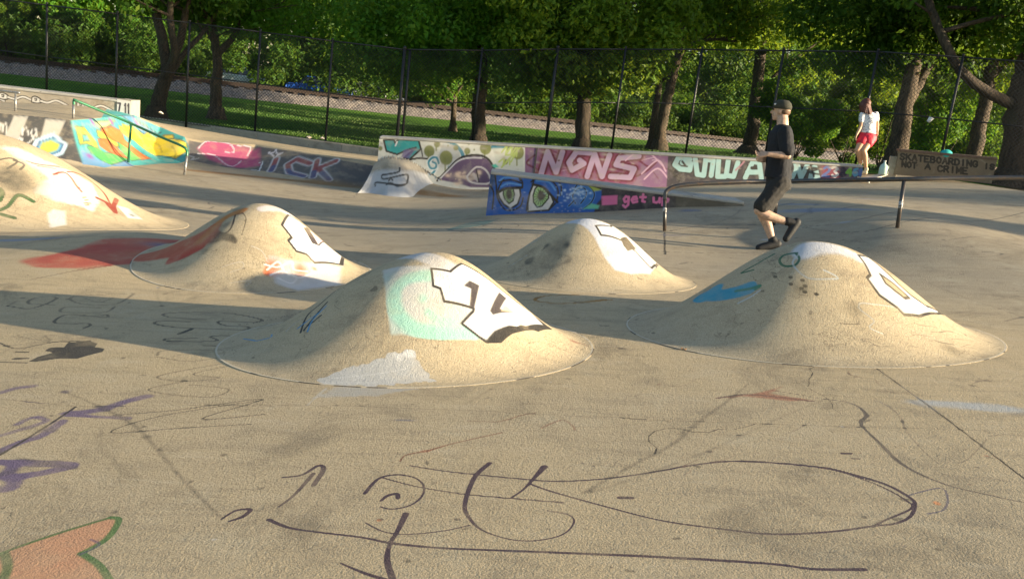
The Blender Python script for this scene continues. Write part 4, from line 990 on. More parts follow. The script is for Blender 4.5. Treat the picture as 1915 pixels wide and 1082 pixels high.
    for L in [[(1265, 322), (1258, 316), (1262, 330), (1272, 324), (1268, 334), (1276, 330)], [(1250, 316), (1262, 326), (1270, 338)], [(1290, 286), (1296, 294)], [(1340, 292), (1350, 296)], [(1372, 296), (1392, 300), (1376, 318)], [(1512, 312), (1530, 316), (1514, 322), (1532, 326)], [(1516, 308), (1522, 330)], [(1510, 318), (1534, 314)]]: st(L, 2.6, BLACK if L[0][0] < 1290 or L[0][0] > 1500 else (.4, .2, .25), .9)
    poly([(1536, 308), (1572, 308), (1572, 345), (1536, 345)], (.32, .05, .09), .7, .06); poly([(1572, 308), (1620, 310), (1620, 345), (1572, 345)], (.14, .09, .14), .7, .06)
    for ch, q, c in [('2', [(1542, 311), (1554, 312), (1550, 330), (1538, 329)], (.10, .14, .36)), ('3', [(1556, 311), (1568, 312), (1567, 331), (1556, 330)], (.6, .57, .58)), ('8', [(1572, 313), (1582, 314), (1581, 330), (1571, 330)], (.03, .02, .05)),
                     ('4', [(1584, 313), (1594, 314), (1593, 328), (1583, 328)], (.16, .42, .05)), ('6', [(1596, 314), (1605, 315), (1604, 329), (1595, 328)], (.10, .32, .50)), ('8', [(1607, 316), (1614, 317), (1613, 329), (1606, 328)], (.08, .16, .4))]:
        for L in letters(ch, q): st(L, 4, c, 1, sm=False)
    for k in range(60):            # chips and scuffs along the wall
        x = pr.uniform(712, 1610); y = 258 + (x - 712) * .058 + abs(pr.gauss(0, 30)) * (1 - (x - 712) / 1100)
        sp(x, y, pr.uniform(.015, .05), (.42, .38, .33), .7, pr.uniform(.8, 3))

WLb, WRb = WL.copy(), WR.copy()
def wtop(px, py): return px
ledge = empty('graffiti_ledge', (WL[0], WL[1], -.8), 'long low concrete ledge covered in teal, mauve and pale blue graffiti', 'ledge')
zl0, zr0 = WL[2] - .05, WR[2] - .045
panel('painted_face', WL, WR, [-1.05, -.8, -.45, -.1, .35], [zl0, zr0], 1000, 70, paint_wall, [M_wall], ledge)
mb = MB(); slab(mb, WL, WR, (-1.1, .3), (zl0 - .002, zr0 - .002), .006, .45); mb.build('core', M_conc, ledge)
mb = MB(); slab(mb, WL, WR, (zl0, zr0), (WL[2], WR[2]), -.02, .47); mb.build('coping', M_coping, ledge, bevel=.02)
WJ = WL + (WR - WL) * .315
mb = MB(); slab(mb, WJ, WJ + (WR - WL) * .003, (-.7, -.7), (zl0 + (zr0 - zl0) * .315 + .03,) * 2, -.012, .1); mb.build('joint', plain('joint_dark', (.1, .09, .08), .9), ledge)  # dark strip marking the joint between two wall sections

# splashed concrete wedge at the wall's left end
def splash():
    base = [(664, 362), (690, 362), (730, 368), (765, 370), (790, 360), (806, 350), (826, 341), (834, 338)]
    topc = [(700, 306), (712, 298), (730, 293), (748, 296), (762, 299), (780, 308), (802, 322), (826, 336)]
    n3 = np.array([WR[1] - WL[1], -(WR[0] - WL[0]), 0]); n3 = n3 / np.linalg.norm(n3)
    def onwall(px, py):
        d = ray(px, py); t_ = (n3 @ (WL + n3 * .012 - CAM)) / (n3 @ d); return CAM + t_ * d
    Tp = catmull([onwall(*q) for q in topc], 14); Bp = catmull([np.append(hit(*q, H0)[:2], 0) for q in base], 14)
    Bp[:, 2] = H0(Bp[:, 0], Bp[:, 1]) - .02
    n = len(Tp); nv = 50; t = np.linspace(0, 1, nv)[:, None, None]
    c = t ** 1.0
    P = Tp[None] * (1 - c) + Bp[None] * c
    P[:, :, 2] = Tp[None, :, 2] * (1 - t[:, :, 0]) ** 1.7 + Bp[None, :, 2] * (1 - (1 - t[:, :, 0]) ** 1.7)
    P[1:, :, 1] -= (.006 * np.sin(np.arange(n) * .9) * np.cos(np.arange(n) * .37))[None] * np.sin(np.pi * t[1:, :, 0])
    P[0, :, 2] += .03 * np.sin(np.arange(n) * 2.3) + .02 * np.sin(np.arange(n) * 5.1)
    V = P.reshape(-1, 3); me = mesh_np('concrete_splash', V, grid_faces(nv, n, flip=True))
    PP = Paint(np.stack([V[:, 0], V[:, 2]], 1))
    tc = np.repeat(np.linspace(0, 1, nv), n)
    PP._over(np.arange(len(V)), (.50, .50, .50), .8 * np.clip((tc - .12) * 4, 0, 1))
    def q(L):
        o = []
        for x, y in zc(L, 3.99, 680, 230):
            u, v, _ = proj(V); i = np.argmin((u - x) ** 2 + (v - y) ** 2); o.append((V[i, 0], V[i, 2]))
        return catmull(o, 6)
    for L in [[(270, 335), (260, 365), (180, 380), (140, 390), (150, 420), (240, 400), (320, 385), (325, 430), (290, 460), (100, 440), (90, 470)], [(190, 430), (205, 410), (215, 430)], [(170, 460), (200, 450), (250, 470), (310, 460)]]: PP.stroke(q(L), .022, (.03, .03, .03), .9, .012)
    add_attr(me, 'paint', PP.rgba()); tv = np.full(len(V), .75); add_attr(me, 'tone', np.stack([tv, tv, tv, np.ones_like(tv)], 1))
    o = link('concrete_splash', me, None, [M_wall]); return tag(o, 'grey sloped concrete wedge with black doodle at the left end of graffiti ledge', 'concrete wedge')
splash()

# blue ledge with the painted eyes
BA = at(918, 320, 12.5); BB = un(1392, 377, BA[2])
def paint_blue(poly, st, sp):
    Z = lambda L: zc(L, 3.99, 680, 230); BL_ = (.015, .11, .44); LB = (.10, .30, .68)
    poly(Z([(900, 330), (1780, 420), (1780, 700), (900, 720)]), BL_, 1)
    poly(Z([(940, 360), (1000, 360), (985, 420), (950, 520), (935, 560)]), (.03, .06, .12), .9, .03)
    for L in [[(1000, 530), (1010, 480), (1060, 400), (1120, 380), (1180, 430), (1185, 480)], [(1010, 440), (1100, 425), (1180, 450)], [(1250, 440), (1300, 410), (1400, 430), (1450, 500), (1440, 590)], [(1450, 420), (1475, 480), (1470, 540)], [(980, 380), (990, 470), (1000, 560), (1050, 640), (1110, 650), (1170, 620), (1190, 560)],
              [(1050, 385), (1140, 380), (1170, 430)], [(1240, 640), (1260, 650)], [(940, 460), (970, 520), (960, 640)], [(1270, 420), (1260, 470), (1230, 560), (1215, 650)], [(1430, 600), (1380, 650)]]: st(Z(L), 1.8, BLACK, 1)
    for L in [[(1015, 430), (1060, 405), (1150, 410)], [(1025, 475), (1080, 450), (1170, 462)], [(1290, 430), (1380, 440), (1430, 500)], [(1300, 400), (1400, 400)], [(1090, 365), (1180, 370)]]: st(Z(L), 2.2, LB, .9)
    e1 = Z([(1002, 520), (1060, 490), (1165, 487), (1172, 540), (1150, 605), (1095, 640), (1045, 605), (1015, 560)]); e2 = Z([(1265, 460), (1340, 480), (1400, 540), (1418, 590), (1380, 650), (1225, 662), (1225, 600), (1240, 520)])
    for e in (e1, e2): poly(e, (.68, .66, .64), 1); st(e + e[:1], 2, BLACK, 1, sm=False)
    IR = (.36, .55, .24)
    i1 = Z([(1045, 500), (1075, 490), (1115, 490), (1125, 530), (1115, 580), (1085, 600), (1055, 570), (1042, 530)]); i2 = Z([(1300, 470), (1340, 482), (1380, 530), (1380, 560), (1330, 620), (1295, 628), (1268, 590), (1265, 540), (1280, 490)])
    for e in (i1, i2): poly(e, IR, 1); st(e + e[:1], 1.4, BLACK, 1, sm=False)
    for (cx_, cy_, r) in [(1085, 540, 52), (1322, 550, 66)]:
        for k in range(16):
            a = k * math.pi / 8; st(Z([(cx_ + r * .4 * math.cos(a), cy_ + r * .4 * math.sin(a)), (cx_ + r * .8 * math.cos(a), cy_ + r * .9 * math.sin(a))]), .8, (.05, .12, .03), .7, sm=False)
    poly(Z([(1065, 510), (1080, 492), (1102, 500), (1108, 540), (1095, 575), (1075, 565), (1065, 540)]), BLACK, 1); poly(Z([(1310, 500), (1340, 510), (1362, 540), (1340, 570), (1310, 580), (1296, 550)]), BLACK, 1)
    st(Z([(1000, 522), (1060, 488), (1180, 482)]), 3.4, BLACK, 1); st(Z([(1262, 458), (1340, 480), (1400, 540), (1445, 590)]), 3.4, BLACK, 1)
    # round curl and the patchwork to its right
    poly(Z([(1570, 480), (1610, 450), (1680, 470), (1725, 530), (1700, 600), (1640, 640), (1560, 620), (1540, 560)]), (.03, .17, .50), 1)
    for L in [[(1570, 500), (1600, 455), (1660, 455), (1720, 520), (1700, 590), (1640, 640)], [(1580, 600), (1560, 540), (1600, 490), (1650, 490), (1660, 540), (1620, 600)], [(1530, 620), (1570, 580)]]: st(Z(L), 3.6, LB, .9); st(Z(L), 1.2, BLACK, 1)
    for k in range(60):
        x = pr.gauss(1580, 60); y = pr.gauss(530, 25); sp(*Z([(x, y)])[0], .018, (.45, .6, .8), .8, pr.uniform(.6, 2))
    for k in range(60):
        x = pr.uniform(940, 1700); y = pr.choice([pr.gauss(640, 15), pr.uniform(380, 640)]); sp(*Z([(x, y)])[0], pr.uniform(.008, .02), (.4, .45, .55), .6, pr.uniform(.6, 2.5))
    poly(Z([(1650, 440), (1780, 450), (1775, 500), (1720, 510)]), (.36, .45, .08), 1); st(Z([(1700, 465), (1770, 490)]), 1.5, BLACK, 1)
    poly(Z([(1775, 440), (2330, 500), (2330, 700), (1700, 720), (1740, 600), (1775, 560)]), (.035, .03, .045), 1)
    poly(Z([(1640, 640), (1700, 600), (1760, 615), (1750, 640)]), (.15, .55, .38), 1); poly(Z([(1775, 548), (1895, 540), (1890, 605), (1780, 612)]), (.72, .16, .36), 1); st(Z([(1785, 570), (1860, 565), (1865, 580)]), 1.4, BLACK, 1)
    Z6 = lambda L: zc(L, 3.99, 1120, 230)
    poly(Z6([(25, 545), (135, 540), (135, 605), (25, 612)]), (.72, .16, .36), 1)
    for L in letters('get', [(1166, 360), (1209, 364), (1208, 377), (1165, 380)], .25) + letters('up', [(1222, 364), (1252, 367), (1251, 378), (1221, 379)], .25): st(L, 3.4, (.85, .20, .42), 1, sm=False)
    poly([(1262, 350), (1400, 366), (1400, 400), (1255, 400)], (.12, .105, .08), .7, .08)
blue = empty('low_ledge', (BA[0], BA[1], -.25), 'wedge shaped blue ledge painted with two droopy green eyes', 'ledge')
panel('painted_face', BA, BB, [-.5, .05, .28], [BA[2] - .045, BB[2] - .045], 620, 90, paint_blue, [M_wall], blue)
mb = MB(); slab(mb, BA, BB, (-.6, .0), (BA[2] - .047, BB[2] - .047), .006, .5); mb.build('core', M_wall, blue)
mb = MB(); slab(mb, BA, BB, (BA[2] - .045, BB[2] - .045), (BA[2], BB[2]), -.012, .52); mb.build('coping', M_coping, blue, bevel=.015)

# ledge with the little white snakes, far left
SA = un(-260, 158, .0); SB = un(219, 213, .0); SC = un(245, 216, .0)
def paint_snake(poly, st, sp):
    Z = lambda L: zc(L, 3.99, 0, 160)
    for x in (-210, 20, 265, 600):
        y = 60 + x * .115 if x > 0 else 55
        h = [(x - 30, y + 32), (x - 25, y - 2), (x, y - 8), (x + 35, y + 10), (x + 45, y + 34), (x + 10, y + 42)]
        poly(Z(h), (.66, .64, .60), 1); st(Z(h + h[:1]), 1.1, BLACK, 1)
        st(Z([(x + 40, y + 25), (x + 90, y + 38), (x + 150, y + 22), (x + 200, y + 40), (x + 240, y + 62)]), 4, BLACK, 1); st(Z([(x + 40, y + 25), (x + 90, y + 38), (x + 150, y + 22), (x + 200, y + 40), (x + 240, y + 62)]), 2, (.66, .64, .60), 1)
        st(Z([(x - 8, y + 6), (x + 8, y + 8), (x + 5, y + 22), (x - 5, y + 18)]), 1.1, BLACK, 1)
def paint_tag(poly, st, sp):
    poly([(219, 186), (246, 190), (246, 218), (219, 216)], (.62, .62, .60), .95)
    for L in letters('7011', [(221, 193), (243, 195), (243, 213), (221, 210)], .3): st(L, 2.2, (.03, .03, .05), 1, sm=False)
snake = empty('snake_ledge', (SB[0], SB[1], 0), 'flat grey ledge with white snake drawings at the far left', 'ledge')
panel('painted_face', SA, SB, [-.1, -.1], [.26, .26], 420, 30, paint_snake, [M_wall], snake)
mb = MB(); slab(mb, SA, SC, (-.1, -.1), (.255, .255), .012, .55); mb.build('core', M_wall, snake)
mb = MB(); slab(mb, SA, SB, (.26, .26), (.32, .32), -.02, .57); mb.build('coping', M_coping, snake, bevel=.02)
panel('end_block', SB, SC, [-.1, -.1], [.33, .33], 60, 50, paint_tag, [M_wall], snake, lift=.02)
mb = MB(); slab(mb, SB, SC, (-.1, -.1), (.332, .332), -.018, .58); mb.build('end_core', M_conc, snake)

# ------------------------------------------------------------------ fence, lawn, track
FP = [(-190, -25, 27.2), (-45, -7, 27.0), (88, 10, 26.7), (220, 26, 26.6), (355, 43, 26.5), (487, 60, 26.4), (622, 77, 26.2), (757, 93, 26.0), (902, 94.5, 25.9), (1043, 92, 25.6), (1170, 92.5, 25.5), (1313, 93, 25.2), (1466, 95, 24.0), (1642, 97, 22.9), (1801, 107, 22.0), (1975, 120, 21.0), (2170, 137, 20.0)]
FT = np.array([at(*q) for q in FP]); FH = 3.05
trk0 = at(0, 119, 43.0); trk1 = at(1660, 294, 69.0)
tdir = (trk1 - trk0)[:2]; tdir /= np.linalg.norm(tdir); tn = np.array([-tdir[1], tdir[0]])
if tn[1] < 0: tn = -tn
TZ = .06
lp = [(p[0], p[1], p[2] - FH) for p in FT] + [(x, 140, -.1) for x in (-120, -40, 40, 120)] + [(-60, 30, -.5), (-60, 60, -.2), (30, 20, .5), (45, 40, .2), (80, 70, 0), (25, 10, .5), (30, -10, .2), (-30, 0, -.8), (-30, 20, -.7), (0, -20, -.3)]
for s_ in (-60, -30, -10, 0, 15, 30, 50, 80):
    for o_ in (-2.6, 2.6):
        q = trk0[:2] + tdir * s_ + tn * o_; lp.append((q[0], q[1], TZ - .45))
lawnT = TPS(lp, .2)
def HL(x, y):
    r = lawnT(x, y); x = np.asarray(x, float); y = np.asarray(y, float)
    far = np.clip((np.hypot(x, y) - 110) / 60, 0, 1); r = r * (1 - far) + 0 * far
    if np.ndim(x) == 0: 
        return float(r)
    return r
lx = np.concatenate([-40 - 4 * 1.25 ** np.arange(18)[::-1], np.linspace(-40, 60, 260), 60 + 4 * 1.25 ** np.arange(18)])
ly = np.concatenate([-20 - 4 * 1.25 ** np.arange(16)[::-1], np.linspace(-18, 16, 20), np.linspace(16.5, 75, 190), 75 + 4 * 1.25 ** np.arange(18)])
LX, LY = np.meshgrid(lx, ly); LZ = HL(LX, LY)
sbk = sdist(LX.ravel(), LY.ravel(), BACK).reshape(LX.shape)
drop = np.clip((sbk + .15) / .5, 0, 1); inner = (np.abs(LX) < 40) & (LY > -20)
LZ = LZ - np.where(sbk > -.15, 1.6 * drop + .0, 0)
# beyond the crest on the right the earth meets the slab's edge
lme = mesh_np('lawn', np.stack([LX.ravel(), LY.ravel(), LZ.ravel()], 1), grid_faces(len(ly), len(lx)))
soil = np.clip((LX.ravel() - 6.2) / 2.0, 0, 1) * np.clip((23.6 - LY.ravel()) / 1.5, 0, 1)
for o_ in trk0[:2][None]:
    dtr = np.abs((np.stack([LX.ravel(), LY.ravel()], 1) - o_) @ tn); along = (np.stack([LX.ravel(), LY.ravel()], 1) - o_) @ tn
soil = np.maximum(soil, np.clip((along - 2.4) / 1.5, 0, 1))
add_attr(lme, 'tone', np.stack([soil, soil, soil, np.ones_like(soil)], 1))
lawn = link('lawn', lme, None, [M_lawn]); tag(lawn, 'mown green lawn beyond the black fence', kind='structure')
# mown grass blades near the fence line so that the lawn does not read as a flat sheet
gb = 60000
gx_ = RNG.uniform(-17, 12, gb); gy_ = RNG.uniform(21, 42, gb)
ok = (sdist(gx_, gy_, BACK) < -.4) & (((np.stack([gx_, gy_], 1) - trk0[:2]) @ tn) < -2.6) & ~((gx_ > 6.5) & (gy_ < 23.5))
gx_, gy_ = gx_[ok], gy_[ok]; gz_ = HL(gx_, gy_); n = len(gx_)
hh = RNG.uniform(.03, .08, n); ww = RNG.uniform(.008, .02, n); aa = RNG.uniform(0, np.pi, n); lean = RNG.normal(0, .03, (n, 2))
Vg = np.empty((n, 3, 3)); Vg[:, 0] = np.stack([gx_ - ww * np.cos(aa), gy_ - ww * np.sin(aa), gz_ - .01], 1); Vg[:, 1] = np.stack([gx_ + ww * np.cos(aa), gy_ + ww * np.sin(aa), gz_ - .01], 1); Vg[:, 2] = np.stack([gx_ + lean[:, 0], gy_ + lean[:, 1], gz_ + hh], 1)
gm = mesh_np('grass', Vg.reshape(-1, 3), np.arange(3 * n).reshape(-1, 3), False)
grass = link('grass', gm, None, [plain('grass_blade', (.06, .14, .02), .7, 0, .5, .6, 0, (.13, .19, .04))]); tag(grass, 'short mown grass blades on the lawn', 'grass', kind='stuff')

# ballast bed
sv = np.linspace(-70, 110, 900); ov = np.linspace(-2.6, 2.6, 34); SV, OV = np.meshgrid(sv, ov)
bx = trk0[0] + tdir[0] * SV + tn[0] * OV; by = trk0[1] + tdir[1] * SV + tn[1] * OV
bz = TZ - .5 + .5 * np.clip((2.6 - np.abs(OV)) / 1.1, 0, 1) + RNG.normal(0, .035, bx.shape)
gv = link('gravel', mesh_np('gravel', np.stack([bx.ravel(), by.ravel(), bz.ravel()], 1), grid_faces(34, 900), False), None, [M_ballast]); tag(gv, 'pale crushed stone bed carrying the railway track', 'gravel', kind='stuff')
def tp(s_, o_, z): q = trk0[:2] + tdir * s_ + tn * o_; return (q[0], q[1], z)
track = empty('railway_track', tp(0, 0, TZ), 'rusty railway track on pale stone ballast behind the trees', 'railway track')
for o_ in (-.74, .74):
    mb = MB(); pts = []
    mb.hexa([tp(-70, o_ - .07, TZ + .10), tp(110, o_ - .07, TZ + .10), tp(110, o_ + .07, TZ + .10), tp(-70, o_ + .07, TZ + .10), tp(-70, o_ - .07, TZ + .13), tp(110, o_ - .07, TZ + .13), tp(110, o_ + .07, TZ + .13), tp(-70, o_ + .07, TZ + .13)])
    mb.hexa([tp(-70, o_ - .03, TZ + .13), tp(110, o_ - .03, TZ + .13), tp(110, o_ + .03, TZ + .13), tp(-70, o_ + .03, TZ + .13), tp(-70, o_ - .036, TZ + .27), tp(110, o_ - .036, TZ + .27), tp(110, o_ + .036, TZ + .27), tp(-70, o_ + .036, TZ + .27)])
    mb.build('rail', M_rust, track)
tie = None
for k in range(100):
    s_ = -12 + k * .62
    if tie is None:
        mb = MB(); mb.hexa([(x * .11, y * 1.25, z) for z in (-.08, .10) for (x, y) in ((-1, -1), (1, -1), (1, 1), (-1, 1))]); tie = mb.build('sleeper', M_tie, track, bevel=.01); o = tie
    else: o = tie.copy(); C.objects.link(o); o.parent = track
    q = tp(s_, 0, TZ); o.location = (q[0] - track.location[0], q[1] - track.location[1], 0); o.matrix_parent_inverse = Matrix.Identity(4)
    o.rotation_euler.z = math.atan2(tdir[1], tdir[0])

# fence
fence = empty('chain_link_fence', tuple(FT[7] - [0, 0, FH]), 'tall black chain link fence with round posts behind the skatepark', 'fence')
for i, p in enumerate(FT):
    mb = MB(); r = .05 if i in (7, 9) else .034
    mb.tube([p - [0, 0, FH + .1], p + [0, 0, .04]], r, 10); mb.ball(p + [0, 0, .05], r * 1.15, 8, 6)
    mb.build('post', M_black, fence, smooth=True)
p7 = FT[7] + [.16, .02, 0]; mb = MB(); mb.tube([p7 - [0, 0, FH + .1], p7 + [0, 0, .02]], .04, 10); mb.build('post', M_black, fence, smooth=True)
for h_, r in ((0, .024), (-1.52, .02)):
    mb = MB()
    for i in range(len(FT) - 1): mb.tube([FT[i] + [0, 0, h_], FT[i + 1] + [0, 0, h_]], r, 6)
    mb.build('rail', M_black, fence, smooth=True)
mb = MB()
for i in range(len(FT) - 1): mb.tube([FT[i] + [0, 0, -FH + .06], FT[i + 1] + [0, 0, -FH + .06]], .006, 5)
mb.build('tension_wire', M_wire, fence)
for i in range(len(FT) - 1):
    A, B = FT[i], FT[i + 1]; w = np.linalg.norm((B - A)[:2]); h_ = FH - .05; d = (B - A) / w
    V = []; Fc = []; nn = 0; pitch = .10
    nd = np.array([-d[1], d[0], 0.]); 
    for sgn in (1, -1):
        c = -h_ if sgn == 1 else 0
        while c < (w if sgn == 1 else w + h_):
            # points (u, v) with u = c + v (sgn 1) or u = c - v
            v0, v1 = 0.0, h_
            if sgn == 1: v0 = max(v0, -c); v1 = min(v1, w - c)
            else: v0 = max(v0, c - w); v1 = min(v1, c)
            if v1 > v0 + .02:
                for v_ in (v0, v1):
                    u_ = c + sgn * v_; q = A + d * u_ - [0, 0, h_ - v_] + nd * (.003 * sgn)
                    r = .0048
                    V += [q + [0, 0, r], q + [d[0] * r, d[1] * r, -r * .5] + nd * r, q - [d[0] * r, d[1] * r, r * .5] - nd * r]
                b = nn; Fc += [(b, b + 1, b + 4, b + 3), (b + 1, b + 2, b + 5, b + 4), (b + 2, b, b + 3, b + 5)]; nn += 6
            c += pitch
    link('wire_mesh', mesh_np('wire_mesh', np.array(V), np.array(Fc), False), fence, [M_wire])

# kerb in front of the fence
KP = [un(x, y, -.77) for x, y in [(250, 229), (350, 243), (480, 261), (638, 283), (712, 293)]]
mb = MB()
for i in range(4): slab(mb, KP[i], KP[i + 1], (-.95, -.95), (-.55, -.55), 0, .32)
mb.build('concrete_kerb', M_conc, None, bevel=.02); tag(bpy.data.objects['concrete_kerb'], 'low weathered concrete kerb running along the foot of the fence', 'kerb')
# low wall on the far right edge behind the sign
KR = [at(1858, 352, 19.2), at(1975, 366, 18.2), at(2150, 392, 17.5)]
mb = MB()
for i in range(2): slab(mb, KR[i], KR[i + 1], (.3, .3), (KR[i][2], KR[i + 1][2]), 0, .35)
mb.build('concrete_edging', M_conc, None, bevel=.02); tag(bpy.data.objects['concrete_edging'], 'low grey concrete edging at the right edge below the sign board', 'edging')

# ------------------------------------------------------------------ grind rails
def rail_thing(name, label, top, posts, mat, r, post_mat=None, sq=False, extra=None):
    o = empty(name, posts[0][1] if posts else top[-1], label, 'grind rail')
    mb = MB(); mb.tube(catmull(top, 6), r, 12); mb.build('rail_bar', mat, o, smooth=True)
    for a, b in posts:
        mb = MB(); mb.tube([a, b], r * .85, 10); mb.build('post', post_mat or mat, o, smooth=True)
    return o
g1 = hit(1243, 432, H0); g2 = hit(1447, 421, H0); g3 = hit(1678, 426, H0)
d1 = float((g1 - CAM) @ fw); d2 = float((g2 - CAM) @ fw); d3 = float((g3 - CAM) @ fw)
toppts = [at(1243, 374, d1), at(1246, 358, d1), at(1262, 349, d1), at(1300, 344, d1 + .02), at(1380, 340, (d1 + d2) / 2), at(1456, 339, d2), at(1570, 337, (d2 + d3) / 2), at(1692, 335, d3), at(1800, 333, d3 - .05), at(1915, 332, d3 - .1), at(2200, 331, d3 - .3), at(2215, 345, d3 - .3), at(2215, 372, d3 - .3)]
g4 = hit(2212, 440, H0)
big = rail_thing('long_grind_rail', 'long dark round grind rail on three visible posts across the right side', toppts, [(toppts[0], g1), (at(1456, 340, d2), g2), (at(1691, 336, d3), g3), (toppts[-1], g4 - [0, 0, .3])], M_railgrey, .027)
for nm, (a, b, tt_) in {'tape': (toppts[0], g1, .25), 'tape ': (at(1691, 336, d3), g3, .45)}.items():
    mb = MB(); p0 = a + (b - a) * tt_; p1 = a + (b - a) * (tt_ + .14); mb.tube([p0, p1], .0245, 10); mb.build('tape', plain('pale_tape', (.55, .55, .55), .6, 0, .9, 40, 0, (.05, .05, .05)), big, smooth=True)
a, b = at(1456, 340, d2), g2; mb = MB(); mb.tube([a + (b - a) * .3, a + (b - a) * .42], .0245, 10); mb.build('tape', plain('pale_tape_two', (.6, .6, .6), .6, 0, .8, 40, 0, (.05, .05, .05)), big, smooth=True)
# green rail, left
h1 = hit(137, 222, H0); h2 = hit(240, 304, H0); h3 = hit(345, 327, H0)
e1, e2, e3 = [float((q - CAM) @ fw) for q in (h1, h2, h3)]
gt = [at(138, 196, e1), at(138.5, 188, e1), at(144, 189, e1), at(190, 208, (e1 + e2) / 2), at(245, 231, e2), at(300, 256, (e2 + e3) / 2), at(340, 273, e3), at(349, 281, e3), at(349.5, 292, e3)]
o = rail_thing('green_grind_rail', 'green painted sloping grind rail with square bends beside the yellow and orange mural', gt, [], M_green, .026)
for a, b, mt in ((gt[0], h1, M_galv), (at(245, 232, e2), h2, M_green), (gt[-1], h3, M_galv)):
    mb = MB(); mb.tube([a, b], .025, 10); mb.build('post', mt, o, smooth=True)
# grey rail on the deck, far left
h4 = hit(29, 208, H0); e4 = float((h4 - CAM) @ fw)
rail_thing('deck_rail', 'thin galvanised flat rail on the left deck in front of the snake ledge', [at(-160, 150, e4), at(-60, 162, e4), at(29, 173, e4), at(34, 174, e4)], [(at(29.5, 174, e4), h4), (at(-150, 152, e4), hit(-150, 190, H0))], M_galv, .024)

# ------------------------------------------------------------------ sign bench on the right
sA = at(1681, 283, 19.0); sB = at(1864, 299, 18.6)
sdv = (sB - sA); up3 = np.array([0, 0, 1.0]); sn = np.array([sdv[1], -sdv[0], 0]); sn /= np.linalg.norm(sn)
def spt(u, v, off=0): return sA + sdv * u - up3 * (.43 * v) + sn * off
up3 = np.array([0, 0, 1.0]); sign = empty('sign_board', spt(.5, 1.7), 'weathered wooden board reading SKATEBOARDING IS NOT A CRIME in dark letters', 'sign')
def paint_sign(poly, st, sp):
    Z = lambda L: zc(L, 3.99, 1435, 160)
    def ln(text, q, w=2.2):
        for L in letters(text, q, .45): st(L, w, (.03, .025, .02), .95, sm=False)
    tl, tr = Z([(992, 507), (1565, 565)]); bl, br = Z([(990, 550), (1563, 607)]); ln('SKATEBOARDING', [tl, tr, br, bl], 1.9)
    tl, tr = Z([(1618, 582), (1690, 590)]); bl, br = Z([(1616, 617), (1688, 626)]); ln('IS', [tl, tr, br, bl], 1.9)
    tl, tr = Z([(1005, 565), (1110, 577)]); bl, br = Z([(1003, 605), (1108, 617)]); ln('NOT', [tl, tr, br, bl], 1.9)
    tl, tr = Z([(1180, 583), (1215, 587)]); bl, br = Z([(1175, 620), (1212, 624)]); ln('A', [tl, tr, br, bl], 1.9)
    tl, tr = Z([(1272, 597), (1490, 615)]); bl, br = Z([(1270, 638), (1488, 660)]); ln('CRIME', [tl, tr, br, bl], 1.9)
M_wood = concrete('weathered_wood', tan=(.23, .17, .11), grey=(.12, .09, .06), tone=.6, grain=.3, wear=.3)
zt_ = (sA[2], sB[2]); zb_ = (sA[2] - .50, sB[2] - .50)
panel('face', sA, sB, zb_, zt_, 260, 60, paint_sign, [M_wood], sign, lift=.028)
mb = MB(); slab(mb, sA, sB, zb_, zt_, -.026, .03); mb.build('board', M_wood, sign)
mb = MB(); slab(mb, sA, sB, (zt_[0] + .001, zt_[1] + .001), (zt_[0] + .05, zt_[1] + .05), -.05, .30); mb.build('seat', plain('rusty_seat', (.16, .10, .07), .8, 0, .6, 12), sign)
for u0_, u1_, top_ in ((-.06, .03, .62), (.81, .905, .35)):
    mb = MB(); a = sA + sdv * u0_; b = sA + sdv * u1_; slab(mb, a, b, (sA[2] - .95, sA[2] - .95), (sA[2] - (.12 if u0_ < 0 else .5),) * 2, -.04 if u0_ > 0 else .03, .25); mb.build('leg', M_conc, sign, bevel=.01)
# things lying about
def lathe(prof, n=20, mi=0, c=(0, 0, 0)):
    mb = MB(); mb.tube([(c[0], c[1], c[2] + z) for z, r in prof], [r for z, r in prof], n); return mb
jz = at(1650, 326, 18.9)
jug = empty('plastic_jug', jz, 'translucent pale green plastic jug standing near the sign board', 'jug')
mj = plain('jug_plastic', (.45, .60, .52), .3, 0, .2, 10); 
mb = lathe([(0, .075), (.02, .085), (.14, .085), (.19, .07), (.23, .03), (.25, .022), (.27, .022)]); o = mb.build('body', mj, jug, smooth=True); o.matrix_parent_inverse = Matrix.Identity(4)
mb = lathe([(.27, .027), (.295, .027)]); o = mb.build('cap', plain('jug_cap', (.7, .7, .68), .5), jug, smooth=True); o.matrix_parent_inverse = Matrix.Identity(4)
mb = MB(); mb.tube([(.06, 0, .2), (.10, 0, .17), (.09, 0, .1)], .011, 8); o = mb.build('handle', mj, jug, smooth=True); o.matrix_parent_inverse = Matrix.Identity(4)
